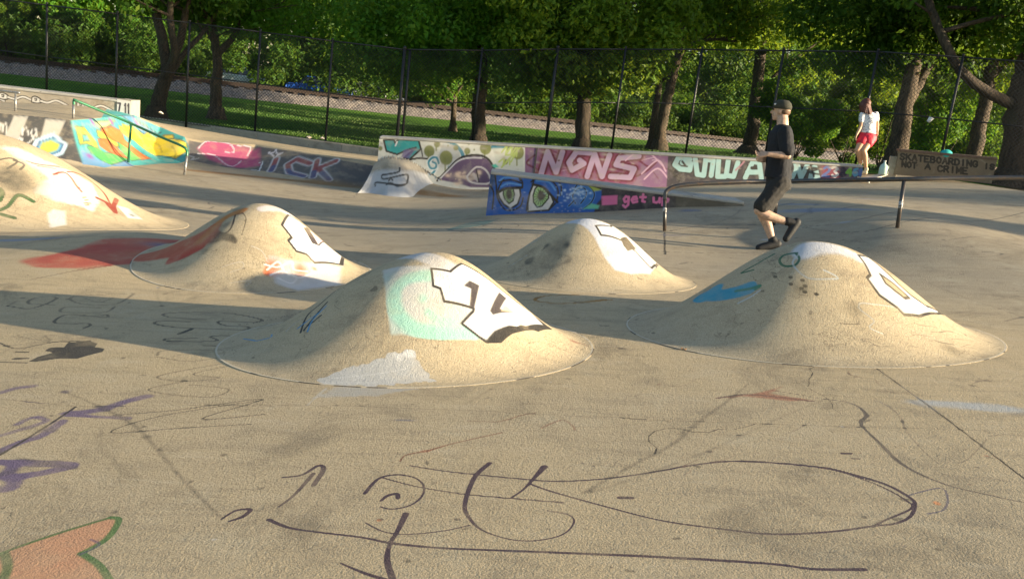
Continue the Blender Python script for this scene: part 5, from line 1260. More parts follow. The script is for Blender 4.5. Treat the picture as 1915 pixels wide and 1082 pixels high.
# skateboard resting by the girl's foot
def skateboard(name, loc, yaw, pitch_, label):
    o = empty(name, loc, label, 'skateboard'); parts = []
    mb = MB(); L = [(-.40, .06), (-.33, .012), (-.2, 0), (.2, 0), (.33, .012), (.40, .06)]
    for i in range(5):
        (x0, z0), (x1, z1) = L[i], L[i + 1]; w0 = .06 if i == 0 else .1; w1 = .06 if i == 4 else .1
        mb.hexa([(x0, -w0, z0 + .075), (x1, -w1, z1 + .075), (x1, w1, z1 + .075), (x0, w0, z0 + .075), (x0, -w0, z0 + .088), (x1, -w1, z1 + .088), (x1, w1, z1 + .088), (x0, w0, z0 + .088)])
    parts.append(mb.build('deck', plain('maple_deck', (.62, .56, .46), .4), o))
    for x in (-.22, .22):
        mb = MB(); mb.tube([(x, -.075, .03), (x, .075, .03)], .01, 8); mb.box((x, 0, .055), (.05, .05, .045)); parts.append(mb.build('truck', M_galv, o))
        for y in (-.085, .085):
            mb = MB(); mb.tube([(x, y - .017, .028), (x, y + .017, .028)], .028, 14); parts.append(mb.build('wheel', plain('urethane', (.75, .74, .70), .4), o, smooth=True))
    for q in parts: q.matrix_parent_inverse = Matrix.Identity(4)
    o.rotation_euler = (0, pitch_, yaw)
    return o
k_ = at(1634, 328, 18.9); skateboard('skateboard', (k_[0], k_[1], float(H0(k_[0], k_[1])) + .03), .5, -.22, "light deck skateboard tipped up at the girl's feet")
# teal cap shape on top of the board, cup in the fence, litter
tb = at(1769, 290, 18.85); mb = MB(); mb.ball(tb + [0, 0, .02], (.13, .1, .1), 16, 10); mb.hexa([tuple(tb + np.array(v)) for v in [(.05, -.09, -.02), (.2, -.08, -.05), (.2, .08, -.05), (.05, .09, -.02), (.05, -.09, .0), (.2, -.08, -.035), (.2, .08, -.035), (.05, .09, .0)]])
mb.build('teal_cap', plain('teal_cloth', (.02, .40, .36), .8), None, smooth=True); tag(bpy.data.objects['teal_cap'], 'bright teal cap lying on top of the sign board', 'cap')
cp = at(1738, 224, 22.2); mb = MB(); mb.tube([cp + [-.03, -.02, -.06], cp + [.02, -.05, .05]], [.045, .06], 14); mb.tube([cp + [.02, -.05, .05], cp + [.022, -.052, .058]], [.066, .066], 14)
mb.build('paper_cup', plain('cup_paper', (.8, .82, .82), .5), None, smooth=True); tag(bpy.data.objects['paper_cup'], 'crumpled white cup stuck in the chain link fence', 'cup')
def litter(name, px, py, dep, r, col, label, cat):
    q = at(px, py, dep); mb = MB(); rr_ = random.Random(px); n = 7
    ring = [(q[0] + r * rr_.uniform(.5, 1.2) * math.cos(6.283 * i / n), q[1] + r * rr_.uniform(.5, 1.1) * math.sin(6.283 * i / n), q[2] + rr_.uniform(0, r * .7)) for i in range(n)]
    top_ = (q[0], q[1], q[2] + r * .8); bot = (q[0], q[1], q[2] - r * .1)
    mb.add(ring + [top_, bot], [(i, (i + 1) % n, n) for i in range(n)] + [((i + 1) % n, i, n + 1) for i in range(n)])
    o = mb.build(name, plain(name + '_mat', col, .8), None); tag(o, label, cat)
litter('crumpled_paper', 300, 213, 25.8, .10, (.75, .62, .52), 'pale crumpled paper at the fence foot left of the leaning trunk', 'litter')
litter('crumpled_paper', 579, 259, 25.3, .09, (.75, .6, .5), 'pinkish paper scrap at the fence foot, left one of the pair', 'litter')
litter('crumpled_paper', 603, 260, 25.3, .09, (.78, .66, .56), 'pinkish paper scrap at the fence foot, right one of the pair', 'litter')
lq = hit(1278, 654, H0)
mb = MB(); lv = [(-.02, -.004, .004), (0, -.012, .008), (.018, -.008, .003), (.02, .008, .012), (.004, .006, .006), (-.01, .012, .012)]
mb.add([tuple(lq + np.array(v)) for v in lv], [(0, 1, 4, 5), (1, 2, 3, 4)]); mb.build('dry_leaf', plain('dry_leaf_mat', (.2, .11, .05), .8), None); tag(bpy.data.objects['dry_leaf'], 'single small dry leaf on the slab below the right bump', 'leaf')
# ------------------------------------------------------------------ trees
def leaves(centres, n, size, rng, spread=(1, 1, .8), flat=.35, droop=0):
    """n leaf faces scattered in clumps: centres (k,4) = x, y, z, clump radius"""
    Cn = np.asarray(centres, float); w = Cn[:, 3] ** 2; idx = rng.choice(len(Cn), n, p=w / w.sum())
    g = rng.normal(0, 1, (n, 3)); g /= np.linalg.norm(g, axis=1)[:, None] + 1e-9
    rad = rng.uniform(.25, 1, n) ** .6
    P = Cn[idx, :3] + g * (rad * Cn[idx, 3])[:, None] * np.array(spread)
    # leaf frame: normals lean outward and up
    nrm = g * .6 + rng.normal(0, .55, (n, 3)) + [0, 0, flat]; nrm /= np.linalg.norm(nrm, axis=1)[:, None]
    t = rng.normal(0, 1, (n, 3)); t[:, 2] -= .5 + droop; t -= nrm * (t * nrm).sum(1)[:, None]; t /= np.linalg.norm(t, axis=1)[:, None]
    b = np.cross(nrm, t); s = size * rng.uniform(.55, 1.35, n)[:, None]
    V = np.empty((n, 4, 3))
    V[:, 0] = P - t * s * .9; V[:, 1] = P + b * s * .42 - t * s * .1 + nrm * s * .12; V[:, 2] = P + t * s * .9; V[:, 3] = P - b * s * .42 - t * s * .1 + nrm * s * .12
    tint = np.empty((n, 4)); base = rng.uniform(0, 1, len(Cn))[idx] * .55
    tint[:, 0] = np.clip(base + rng.uniform(0, .5, n), 0, 1); tint[:, 1] = np.clip(rng.normal(.1, .25, n), 0, 1); tint[:, 2] = 0; tint[:, 3] = 1
    return V.reshape(-1, 3), np.repeat(tint, 4, 0)
def leafobj(name, centres, n, size, mat, parent, seed, **kw):
    V, T = leaves(centres, n, size, np.random.default_rng(seed), **kw)
    me = mesh_np(name, V, np.arange(len(V)).reshape(-1, 4), False); add_attr(me, 'tint', T)
    return link(name, me, parent, [mat])
def crown_centres(c, R, k, seed, rc=(.7, 1.3), shell=.55):
    r = np.random.default_rng(seed); g = r.normal(0, 1, (k, 3)); g /= np.linalg.norm(g, axis=1)[:, None]
    d = r.uniform(shell, 1, k)[:, None] ** .8
    P = np.array(c) + g * d * np.array(R)
    return np.hstack([P, r.uniform(rc[0], rc[1], (k, 1))])
def tube_tree(mb, pts, r0, r1, n=9, wob=.04, rs=None):
    P = catmull(pts, 5); m = len(P); rs = rs or random
    rad = [r0 + (r1 - r0) * (i / (m - 1)) ** .8 for i in range(m)]
    P = [p + np.array([rs.gauss(0, wob * rad[i] * 2), rs.gauss(0, wob * rad[i] * 2), 0]) for i, p in enumerate(P)]
    mb.tube(P, rad, n)
def branchlets(mb, pts, r, rs, k=5, ln=2.2):
    """smaller limbs leaving a limb; returns their tips"""
    tips = []; P = catmull(pts, 6)
    for j in range(k):
        p = P[int(len(P) * rs.uniform(.35, .98)) - 1]; d = np.array([rs.gauss(0, 1), rs.gauss(0, 1), rs.uniform(.0, .9)]); d /= np.linalg.norm(d)
        q1 = p + d * ln * .5 + [0, 0, .1]; q2 = q1 + d * ln * .5 + np.array([rs.gauss(0, .3), rs.gauss(0, .3), rs.uniform(-.2, .5)])
        tube_tree(mb, [p, q1, q2], r * rs.uniform(.3, .5), .012, 5, .02, rs); tips.append(q2); tips.append(q1)
    return tips
def tree(label, stems, crowns, seed, bark, leaf, n=16000, size=.11, cat='tree', flare=1.7, k=5, group=None, hang=(), name='broadleaf_tree'):
    """stems: [(pixel polyline [(px, py, depth)], r0, r1)], first one starts at the ground"""
    rs = random.Random(seed)
    S0 = stems[0][0]; p0 = at(*S0[0]); p0[2] = HL(p0[0], p0[1]) - .05
    o = empty(name, p0, label, cat, group)
    mb = MB(); tips = []
    for i, (L, r0_, r1_) in enumerate(stems):
        P = [at(*q) for q in L]
        if i == 0:
            P[0] = p0.copy(); d = P[1] - P[0]
            mb.tube(*[[P[0] - [0, 0, .25], P[0] + [0, 0, .02] , P[0] + d * .06 + [0, 0, .12], P[0] + d * .12 + [0, 0, .35]], [r0_ * flare * 1.15, r0_ * flare, r0_ * (1 + flare) * .5, r0_ * 1.03]], n=12)
        tube_tree(mb, P, r0_, r1_, 12 if i == 0 else 9, .035, rs)
        tips += branchlets(mb, P[-3:] if len(P) > 2 else P, r1_ * 1.3 + .03, rs, k)
    mb.build('trunk', bark, o, smooth=True)
    cen = []
    for (px, py, dep, R, kk) in crowns:
        c = at(px, py, dep); cen.append(crown_centres(c, R, kk, seed + len(cen) * 7, rc=(.45, 1.0)))
    for (px, py, dep, r_) in hang: c = at(px, py, dep); cen.append(np.array([[*c, r_]]))
    cen.append(np.array([[*t, rs.uniform(.4, .8)] for t in tips]))
    leafobj('crown', np.vstack(cen), n, size, leaf, o, seed)
    return o

# multi-stemmed tree, far left
tree('broad tree with four stems forking low, left of the lawn', [([(292, 209, 28), (300, 175, 28), (312, 130, 28), (300, 60, 28.1), (285, -10, 28.3), (280, -60, 28.4)], .27, .10),
     ([(312, 135, 28), (335, 80, 28), (348, 20, 27.8), (360, -60, 27.6)], .17, .08), ([(308, 145, 27.9), (326, 100, 27.6), (318, 30, 27.2), (325, -60, 27)], .15, .08), ([(318, 140, 28.1), (345, 100, 28.6), (380, 60, 29), (420, 0, 29.5)], .12, .05)],
     [(300, -130, 28, (4.2, 3.5, 2.6), 60), (420, -60, 29, (3, 3, 1.8), 30)], 21, M_bark, M_leafB, 17000)
tree('tree with a sunlit crooked fork, second trunk from the left on the lawn', [([(405, 212, 31), (404, 170, 31), (407, 125, 31), (402, 80, 31), (395, 20, 31), (390, -60, 31)], .24, .10),
     ([(409, 100, 31), (432, 75, 30.8), (446, 45, 30.6), (470, -40, 30.4)], .13, .07), ([(404, 90, 31), (385, 55, 31.3), (360, 20, 31.6)], .08, .04)],
     [(420, -130, 31, (4.5, 3.5, 2.9), 60), (540, 0, 31, (2.6, 2.5, 1.5), 22)], 22, M_bark2, M_leafA, 17000)
tree('small forked tree in front of the stone bed, left of the thickest pale trunk', [([(847, 238, 38), (848, 215, 38), (850, 190, 38), (851, 165, 38)], .14, .09), ([(851, 172, 38), (836, 158, 38), (822, 150, 38)], .07, .03), ([(851, 166, 38), (862, 150, 38), (866, 120, 38), (860, 60, 38)], .08, .03), ([(851, 166, 38), (842, 120, 38), (850, 50, 38)], .06, .03)],
     [(850, 40, 38, (3.2, 3, 2.3), 45), (790, 120, 37, (1.8, 2, 1.2), 14)], 23, M_bark2, M_leafA, 16000, k=4)
tree('straight brown trunk rising behind the teal part of the graffiti ledge', [([(895, 262, 30), (895, 220, 30), (897, 180, 30), (902, 130, 30), (905, 60, 30), (912, -60, 30)], .26, .20), ([(905, 60, 30), (870, 20, 29.5), (830, -10, 29)], .09, .04), ([(906, 50, 30), (950, 20, 30), (990, 0, 30)], .08, .04)],
     [(880, 10, 29, (4.6, 3, 2.5), 60), (760, 60, 29, (2.6, 2.2, 1.7), 26), (1000, 60, 28.5, (2.6, 2, 1.8), 30)], 24, M_bark, M_leafA, 26000, hang=[(735, 140, 28.5, .5), (760, 165, 28.4, .35), (980, 150, 28, .6), (1010, 140, 28, .6), (1040, 165, 28, .4)])
tree('thick straight trunk with low drooping bright foliage at mid picture', [([(1089, 268, 28), (1090, 230, 28), (1092, 190, 28), (1096, 140, 28), (1100, 60, 28), (1104, -60, 28)], .25, .20), ([(1098, 100, 28), (1140, 60, 27.5), (1190, 40, 27)], .10, .04), ([(1098, 90, 28), (1050, 50, 27.5), (1010, 40, 27)], .10, .04)],
     [(1080, 20, 27.5, (3.8, 3, 2.2), 60), (1150, 90, 27, (1.6, 1.5, 1.3), 24), (1040, 110, 27, (1.3, 1.2, 1.0), 18)], 25, M_bark, M_leafC, 26000, hang=[(1115, 150, 27, .45), (1085, 130, 27, .6), (1130, 165, 27, .3), (1180, 130, 27, .5)])
tree('leaning trunk with ragged sunlit bark and dead twigs behind the mauve lettering', [([(1233, 279, 31), (1236, 240, 31), (1244, 200, 31), (1256, 150, 31), (1268, 100, 31), (1276, 30, 31), (1270, -60, 31)], .24, .11), ([(1262, 120, 31), (1290, 85, 30.6), (1335, 74, 30.2), (1375, 78, 30)], .08, .04), ([(1268, 95, 31), (1235, 90, 30.6), (1200, 100, 30.4)], .05, .02), ([(1375, 78, 30), (1392, 40, 30), (1400, -30, 30)], .05, .04)],
     [(1290, -80, 31, (4, 3.2, 2.2), 50), (1350, 20, 31, (2.4, 2, 1.4), 24)], 26, M_bark2, M_leafC, 18000, hang=[(1170, 40, 29, .6), (1230, 60, 29, .4)])
tree('shorter trunk standing close behind the leaning ragged trunk', [([(1219, 272, 34), (1222, 235, 34), (1228, 190, 34), (1236, 130, 34), (1240, 40, 34)], .17, .10)], [(1220, 0, 34, (3, 3, 2), 35)], 27, M_bark, M_leafB, 12000)
tree('dark trunk with spreading roots behind the running man', [([(1400, 280, 38), (1406, 250, 38), (1412, 200, 38), (1419, 130, 38), (1424, 60, 38), (1430, -40, 38)], .33, .20), ([(1412, 190, 38), (1450, 140, 38), (1500, 100, 38), (1560, 60, 38)], .09, .04)],
     [(1440, -20, 38, (4.6, 4, 3), 60), (1540, 80, 38, (2.6, 2.4, 1.6), 26)], 28, M_bark, M_leafC, 20000, flare=2.3)
tree('stout trunk splitting in two behind the left end of the sign board', [([(1676, 300, 26), (1682, 260, 26), (1692, 200, 26), (1706, 140, 26), (1712, 60, 26), (1700, -60, 26)], .33, .16), ([(1700, 190, 26), (1722, 150, 26.2), (1752, 90, 26.4), (1770, 0, 26.6)], .17, .10)],
     [(1700, -60, 26, (4.4, 3.4, 2.3), 60), (1740, 70, 26.5, (1.8, 2, 1.0), 20), (1600, 60, 27, (1.8, 2, 1.2), 20)], 29, M_bark2, M_leafB, 22000)
tree('mottled trunk with a sunlit edge between sign board and right edge', [([(1822, 305, 27), (1826, 260, 27), (1838, 210, 27), (1852, 150, 27), (1860, 70, 27), (1880, -40, 27)], .25, .15), ([(1852, 150, 27), (1890, 110, 27), (1930, 90, 27)], .10, .05)],
     [(1850, -40, 27, (3.4, 3, 2.2), 45), (1840, 110, 27.5, (1.4, 1.4, .9), 14)], 30, M_bark2, M_leafC, 18000)
tree('massive dark tree cut by the right edge with a long limb reaching up left', [([(1905, 300, 23), (1908, 250, 23), (1912, 190, 23), (1925, 120, 23), (1945, 20, 23), (1960, -60, 23)], .42, .30), ([(1903, 200, 23), (1860, 180, 22.8), (1815, 150, 22.6), (1785, 115, 22.5), (1755, 50, 22.6), (1735, 0, 22.8), (1715, -60, 23)], .16, .09), ([(1760, 60, 22.6), (1830, 40, 22.4), (1900, 26, 22.2), (1960, 18, 22)], .07, .04)],
     [(1880, -90, 23, (3.6, 3, 1.6), 40), (1940, 60, 22.5, (1.0, 1.2, .9), 8)], 31, M_bark, M_leafB, 15000)
# understorey bushes beyond the fence
def bush(label, px, py, dep, R, n, mat, seed, size=.09):
    c = at(px, py, dep); z = HL(c[0], c[1]); o = empty('bush', (c[0], c[1], z), label, 'bush')
    rs = random.Random(seed); mb = MB()
    for k in range(9):
        a = rs.uniform(0, 6.28); mb.tube([(c[0], c[1], z - .05), (c[0] + .4 * R[0] * math.cos(a), c[1] + .4 * R[1] * math.sin(a), z + R[2] * .8), (c[0] + .7 * R[0] * math.cos(a), c[1] + .7 * R[1] * math.sin(a), z + R[2] * 1.2)], [.025, .015, .005], 5)
    mb.build('stem', M_bark, o)
    cen = crown_centres((c[0], c[1], z + R[2]), R, max(14, n // 500), seed, rc=(.3, .7), shell=.3)
    leafobj('foliage', cen, n, size, mat, o, seed); return o
bush('pale leafed bush directly behind the running man', 1500, 215, 33, (2.0, 1.5, 2.0), 12000, M_leafA, 51)
bush('dark bush between the running man and the girl', 1585, 250, 36, (2.2, 1.5, 1.6), 10000, M_leafB, 52)
bush('yellow green shrub behind the girl, right of her head', 1665, 200, 34, (1.7, 1.5, 2.2), 9000, M_leafC, 53)
bush('leafy shrub behind the sign board between two trunks', 1770, 220, 31, (1.6, 1.4, 2.0), 9000, M_leafA, 54)
bush('bright round bush at the far left behind the stone bed', 20, 60, 50, (2.6, 2.4, 3.4), 14000, M_leafC, 55, .13)
bush('spreading mid green bush left of the four stemmed tree', 130, 75, 50, (3.2, 2.5, 2.4), 14000, M_leafA, 56, .13)
bush('dark rounded shrub behind the four stemmed tree', 230, 80, 52, (3.0, 2.5, 3.0), 14000, M_leafA, 57, .13)

# the wood behind the railway: one mass of foliage and stems
wr = np.random.default_rng(77); cen = []
for k in range(520):
    s_ = wr.uniform(-45, 95); o_ = wr.uniform(7, 26) + max(0, 0); q = trk0[:2] + tdir * s_ + tn * o_
    hmax = 15 + 3 * math.sin(s_ * .21) + 2 * math.sin(s_ * .53)
    z = wr.uniform(1.2, hmax) if wr.random() < .75 else wr.uniform(.3, 3)
    cen.append([q[0], q[1], z, wr.uniform(1.3, 2.9)])
leafobj('wood', cen, 230000, .26, M_leafB, None, 78); tag(bpy.data.objects['wood'], 'dense dark wood beyond the railway track', 'wood', kind='stuff')
cen = []
for k in range(260):
    s_ = wr.uniform(-40, 60); o_ = wr.uniform(4.2, 9); q = trk0[:2] + tdir * s_ + tn * o_; cen.append([q[0], q[1], wr.uniform(.3, 2.6), wr.uniform(.7, 1.4)])
leafobj('undergrowth', cen, 90000, .17, M_leafB, None, 79); tag(bpy.data.objects['undergrowth'], 'low dark undergrowth along the far side of the railway', 'undergrowth', kind='stuff')
cen = []
for k in range(460):
    s_ = wr.uniform(-90, 160); o_ = wr.uniform(30, 55); q = trk0[:2] + tdir * s_ + tn * o_; cen.append([q[0], q[1], 24 * wr.random() ** 1.3, wr.uniform(3.0, 5.0)])
leafobj('distant_wood', cen, 170000, .62, M_leafA, None, 80); tag(bpy.data.objects['distant_wood'], 'tall mass of trees closing the view far behind', 'wood', kind='stuff')
SHL = ['nearest tree of the row standing right of the skatepark', 'second tree of the row right of the skatepark, level with the grind rail', 'farthest tree of the row right of the skatepark, level with the fence']
# trees right of the frame whose shade falls in bands over the park
for (x, y, z0, R, n, sd_) in [(24, 8.6, 3.4, (2.6, 1.0, 1.8), 3500, 91), (31, 12.4, 4.4, (3.2, 1.2, 2.2), 2000, 92), (40, 19.0, 5.6, (3.4, 2.0, 3.0), 7000, 94)]:
    zg = HL(x, y); o = empty('broadleaf_tree', (x, y, zg), None, 'tree'); tag(o, SHL.pop(0))
    o['group'] = 'shade trees right of the skatepark'
    mb = MB(); tube_tree(mb, [np.array(v, float) for v in [(x, y, zg - .3), (x + .1, y, zg + 2), (x, y + .1, z0), (x, y, z0 + R[2])]], .28, .08, 9, .03); mb.build('trunk', M_bark, o, smooth=True)
    leafobj('crown', crown_centres((x, y, z0 + R[2] * .5), R, 34, sd_, rc=(.5, 1.0), shell=.3), n, .16, M_leafB, o, sd_)
# cars parked beyond the wood's edge
def car(px, py, dep, yaw, col, label):
    q = at(px, py, dep); o = empty('parked_car', (q[0], q[1], HL(q[0], q[1]) + .0), label, 'car', 'cars parked beyond the railway'); o.rotation_euler.z = yaw
    I = Matrix.Identity(4); pc = plain('car_paint_' + str(px), col, .25, .3, .05, 3); mb = MB()
    sect = [(-2.2, .35, .80), (-2.1, .3, .95), (-1.4, .28, 1.0), (1.0, .28, .98), (1.9, .3, .85), (2.2, .35, .65)]
    for i in range(5):
        (x0, b0, t0), (x1, b1, t1) = sect[i], sect[i + 1]
        mb.hexa([(x0, -.85, b0), (x1, -.85, b1), (x1, .85, b1), (x0, .85, b0), (x0, -.8, t0), (x1, -.8, t1), (x1, .8, t1), (x0, .8, t0)])
    p = mb.build('body', pc, o, bevel=.05); p.matrix_parent_inverse = I
    mb = MB(); mb.hexa([(-1.5, -.74, .98), (1.0, -.74, .96), (1.0, .74, .96), (-1.5, .74, .98), (-1.0, -.6, 1.42), (.35, -.6, 1.42), (.35, .6, 1.42), (-1.0, .6, 1.42)]); p = mb.build('cabin_window', plain('car_glass', (.03, .04, .05), .1), o, bevel=.05); p.matrix_parent_inverse = I
    mb = MB(); mb.hexa([(-1.0, -.6, 1.424), (.35, -.6, 1.424), (.35, .6, 1.424), (-1.0, .6, 1.424), (-.9, -.55, 1.47), (.25, -.55, 1.47), (.25, .55, 1.47), (-.9, .55, 1.47)]); p = mb.build('roof', pc, o); p.matrix_parent_inverse = I
    for x in (-1.35, 1.35):
        for y in (-.82, .82):
            mb = MB(); mb.tube([(x, y - .1, .32), (x, y + .1, .32)], .32, 18); p = mb.build('wheel', M_black, o, smooth=True); p.matrix_parent_inverse = I
    for y in (-.6, .6):
        mb = MB(); mb.ball((2.12, y, .68), (.1, .16, .09), 10, 6); p = mb.build('headlight', plain('lens', (.7, .7, .7), .1), o, smooth=True); p.matrix_parent_inverse = I
car(600, 166, 55.5, .3, (.02, .10, .45), 'bright blue car seen through the dark undergrowth beyond the railway')
car(450, 132, 57, .4, (.50, .60, .68), 'pale blue white car half hidden behind the trees, left of the blue car')
car(690, 184, 58, .3, (.35, .38, .42), 'silver car half hidden in dark undergrowth, nearest right of the blue car')
# ------------------------------------------------------------------ people
FOLD = bpy.data.textures.new('cloth_folds', 'CLOUDS'); FOLD.noise_scale = .11; FOLD.noise_depth = 2
def skinned(mb, name, mats, parent, voxel=.008, smooth=5):
    """several overlapping solids fused into one continuous surface"""
    o = mb.build(name, mats, parent, smooth=True)
    r = o.modifiers.new('fuse', 'REMESH'); r.mode = 'VOXEL'; r.voxel_size = voxel; r.use_smooth_shade = True
    s_ = o.modifiers.new('smooth', 'SMOOTH'); s_.iterations = smooth; s_.factor = .5
    if name in ('t_shirt', 'shorts'):
        d_ = o.modifiers.new('folds', 'DISPLACE'); d_.texture = FOLD; d_.strength = .022; d_.mid_level = .5; d_.texture_coords = 'LOCAL'
    return o
def chain(mb, P, R, n=12):
    P = [np.array(p, float) for p in P]
    Q = catmull(P, 5); RR = np.interp(np.linspace(0, 1, len(Q)), np.linspace(0, 1, len(R)), R)
    mb.tube(Q, list(RR), n)
    mb.ball(Q[0], R[0], 10, 8); mb.ball(Q[-1], R[-1], 10, 8)
def ell(mb, c, r, rotz=0, tilt=0):
    b = len(mb.v); mb.ball((0, 0, 0), r, 16, 12)
    Mr = np.array((Matrix.Rotation(rotz, 3, 'Z') @ Matrix.Rotation(tilt, 3, 'Y')))
    for i in range(b, len(mb.v)): mb.v[i] = tuple(Mr @ np.array(mb.v[i]) + np.array(c))
def loft(mb, secs, n=20):
    """closed body of elliptical rings: (centre, rx, ry, rotz)"""
    b = len(mb.v)
    for (c, rx, ry, rz) in secs:
        for k in range(n):
            a = 2 * math.pi * k / n; x = rx * math.cos(a); y = ry * math.sin(a)
            mb.v.append((c[0] + x * math.cos(rz) - y * math.sin(rz), c[1] + x * math.sin(rz) + y * math.cos(rz), c[2]))
    for i in range(len(secs) - 1):
        for k in range(n):
            a0 = b + i * n + k; a1 = b + i * n + (k + 1) % n; mb.f.append((a0, a1, a1 + n, a0 + n)); mb.m.append(0)
    mb.f.append(tuple(b + k for k in range(n))[::-1]); mb.m.append(0); e = b + (len(secs) - 1) * n; mb.f.append(tuple(e + k for k in range(n))); mb.m.append(0)
def hand(mb, w, d, side, palmn, s=1.0, curl=.5):
    """palm and five bent fingers: wrist w, direction d, side = towards the thumb, palmn = palm normal"""
    w = np.array(w, float); d = np.array(d, float) / np.linalg.norm(d); side = np.array(side, float); side -= d * (side @ d); side /= np.linalg.norm(side); pn = np.cross(d, side) * palmn
    for k in range(4):
        o_ = (1.5 - k) * .019 * s
        chain(mb, [w + side * o_ * .6, w + d * .085 * s + side * o_], [.016 * s, .0135 * s], 8)
        L = [.072, .080, .074, .058][k] * s; p0 = w + d * .085 * s + side * o_
        c1 = p0 + (d * math.cos(curl) + pn * math.sin(curl)) * L * .45; c2 = c1 + (d * math.cos(curl * 2) + pn * math.sin(curl * 2)) * L * .32; c3 = c2 + (d * math.cos(curl * 2.8) + pn * math.sin(curl * 2.8)) * L * .25
        chain(mb, [p0, c1, c2, c3], [.0095 * s, .009 * s, .0082 * s, .007 * s], 7)
    t0 = w + d * .025 * s + side * .028 * s; t1 = t0 + d * .035 * s + side * .025 * s + pn * .01 * s; t2 = t1 + d * .032 * s + pn * .012 * s
    chain(mb, [t0, t1, t2], [.014 * s, .011 * s, .009 * s], 7)
def head(mb, c, f, s=1.0):
    """skull, jaw, nose, brow, lips and ears; f = horizontal facing direction"""
    c = np.array(c, float); f = np.array([f[0], f[1], 0.0]); f /= np.linalg.norm(f); l = np.array([-f[1], f[0], 0]); rz = math.atan2(f[1], f[0]); u = up3
    ell(mb, c + u * .02 * s - f * .008 * s, (.098 * s, .077 * s, .098 * s), rz)
    ell(mb, c - u * .045 * s + f * .028 * s, (.066 * s, .058 * s, .068 * s), rz)
    ell(mb, c - u * .090 * s + f * .060 * s, (.028 * s, .030 * s, .022 * s), rz)
    chain(mb, [c + f * .090 * s + u * .012 * s, c + f * .112 * s - u * .025 * s], [.010 * s, .016 * s], 8)
    ell(mb, c + f * .086 * s + u * .030 * s, (.014 * s, .045 * s, .010 * s), rz)
    ell(mb, c + f * .090 * s - u * .055 * s, (.010 * s, .024 * s, .007 * s), rz); ell(mb, c + f * .088 * s - u * .068 * s, (.010 * s, .020 * s, .007 * s), rz)
    for q in (1, -1): ell(mb, c + l * .078 * s * q - f * .005 * s - u * .008 * s, (.018 * s, .008 * s, .032 * s), rz, .2)
    return f, l
M_skin = plain('skin_fair', (.50, .29, .19), .5, 0, .35, 10, 0, (.36, .18, .11)); M_skinT = plain('skin_tattooed', (.56, .36, .25), .5, 0, .28, 26, 0, (.13, .12, .10))
M_tee = plain('black_cotton', (.007, .008, .012), .85, 0, .3, 14, .004); M_short = plain('dark_shorts', (.020, .018, .016), .85, 0, .3, 12, .004)
M_shoe = plain('black_shoe', (.012, .012, .013), .7, 0, .2, 20); M_sole = plain('shoe_sole', (.10, .095, .085), .7); M_cap = plain('olive_cap', (.045, .045, .032), .9, 0, .3, 30)
foot = hit(1437, 467, H0); Dm = float((foot - CAM) @ fw)
def mp_(px, py, dd=0.0): return at(px, py, Dm + dd)
man = empty('person', foot, 'running man in black t-shirt, dark shorts and olive cap, one foot lifted behind him', 'person')
mb = MB()
hc = mp_(1461, 208, .02); fdir = (-.86, .5)
f_, l_ = head(mb, hc, fdir, 1.0)
nb = mp_(1463, 236, 0)
chain(mb, [hc - up3 * .05 - f_ * .02, nb + up3 * .02, nb - up3 * .06], [.064, .068, .09])
loft(mb, [(mp_(1457, 345), .11, .15, 0), (mp_(1457, 325), .115, .16, 0), (mp_(1459, 300), .105, .145, 0), (mp_(1459, 272), .12, .165, 0), (mp_(1461, 250), .115, .175, 0), (mp_(1463, 240), .07, .12, 0)])
# near (left) arm bent forward, far arm reaching to the same place
shl, ell_, wrl = mp_(1468, 250, -.19), mp_(1473, 291, -.26), mp_(1436, 288, -.26)
chain(mb, [shl, (shl + ell_) / 2 + [.01, -.02, 0], ell_], [.058, .050, .041]); chain(mb, [ell_, (ell_ + wrl) / 2, wrl], [.042, .040, .028])
hand(mb, wrl, mp_(1419, 290, -.22) - wrl, up3 * .7 + [0, .7, 0], -1, 1.0, .55)
shr, elr, wrr = mp_(1460, 250, .19), mp_(1456, 290, .25), mp_(1434, 298, .08)
chain(mb, [shr, (shr + elr) / 2, elr], [.056, .048, .04]); chain(mb, [elr, (elr + wrr) / 2, wrr], [.042, .038, .027])
hand(mb, wrr, mp_(1420, 298, .0) - wrr, up3, 1, 1.0, .6)
hl, kl, al_ = mp_(1460, 344, -.10), mp_(1419, 393, -.13), mp_(1472, 415, -.12)
chain(mb, [hl, (hl + kl) / 2, kl], [.092, .080, .058]); chain(mb, [kl, kl * .65 + al_ * .35 - up3 * .015, al_], [.056, .060, .036])
hr, kr, ar = mp_(1452, 344, .10), mp_(1425, 403, .08), mp_(1444, 449, .06)
chain(mb, [hr, (hr + kr) / 2, kr], [.092, .080, .056]); chain(mb, [kr, kr * .65 + ar * .35 + [.02, 0, 0], ar], [.055, .058, .036])
toeL, heelL = mp_(1470, 446, -.13), mp_(1492, 417, -.12); toeR, heelR = mp_(1419, 463, .05), mp_(1454, 458, .06)
chain(mb, [al_, heelL, toeL], [.036, .032, .028], 8); chain(mb, [ar, heelR, toeR], [.036, .032, .026], 8)
skinned(mb, 'body', [M_skinT], man, .0065, 4)
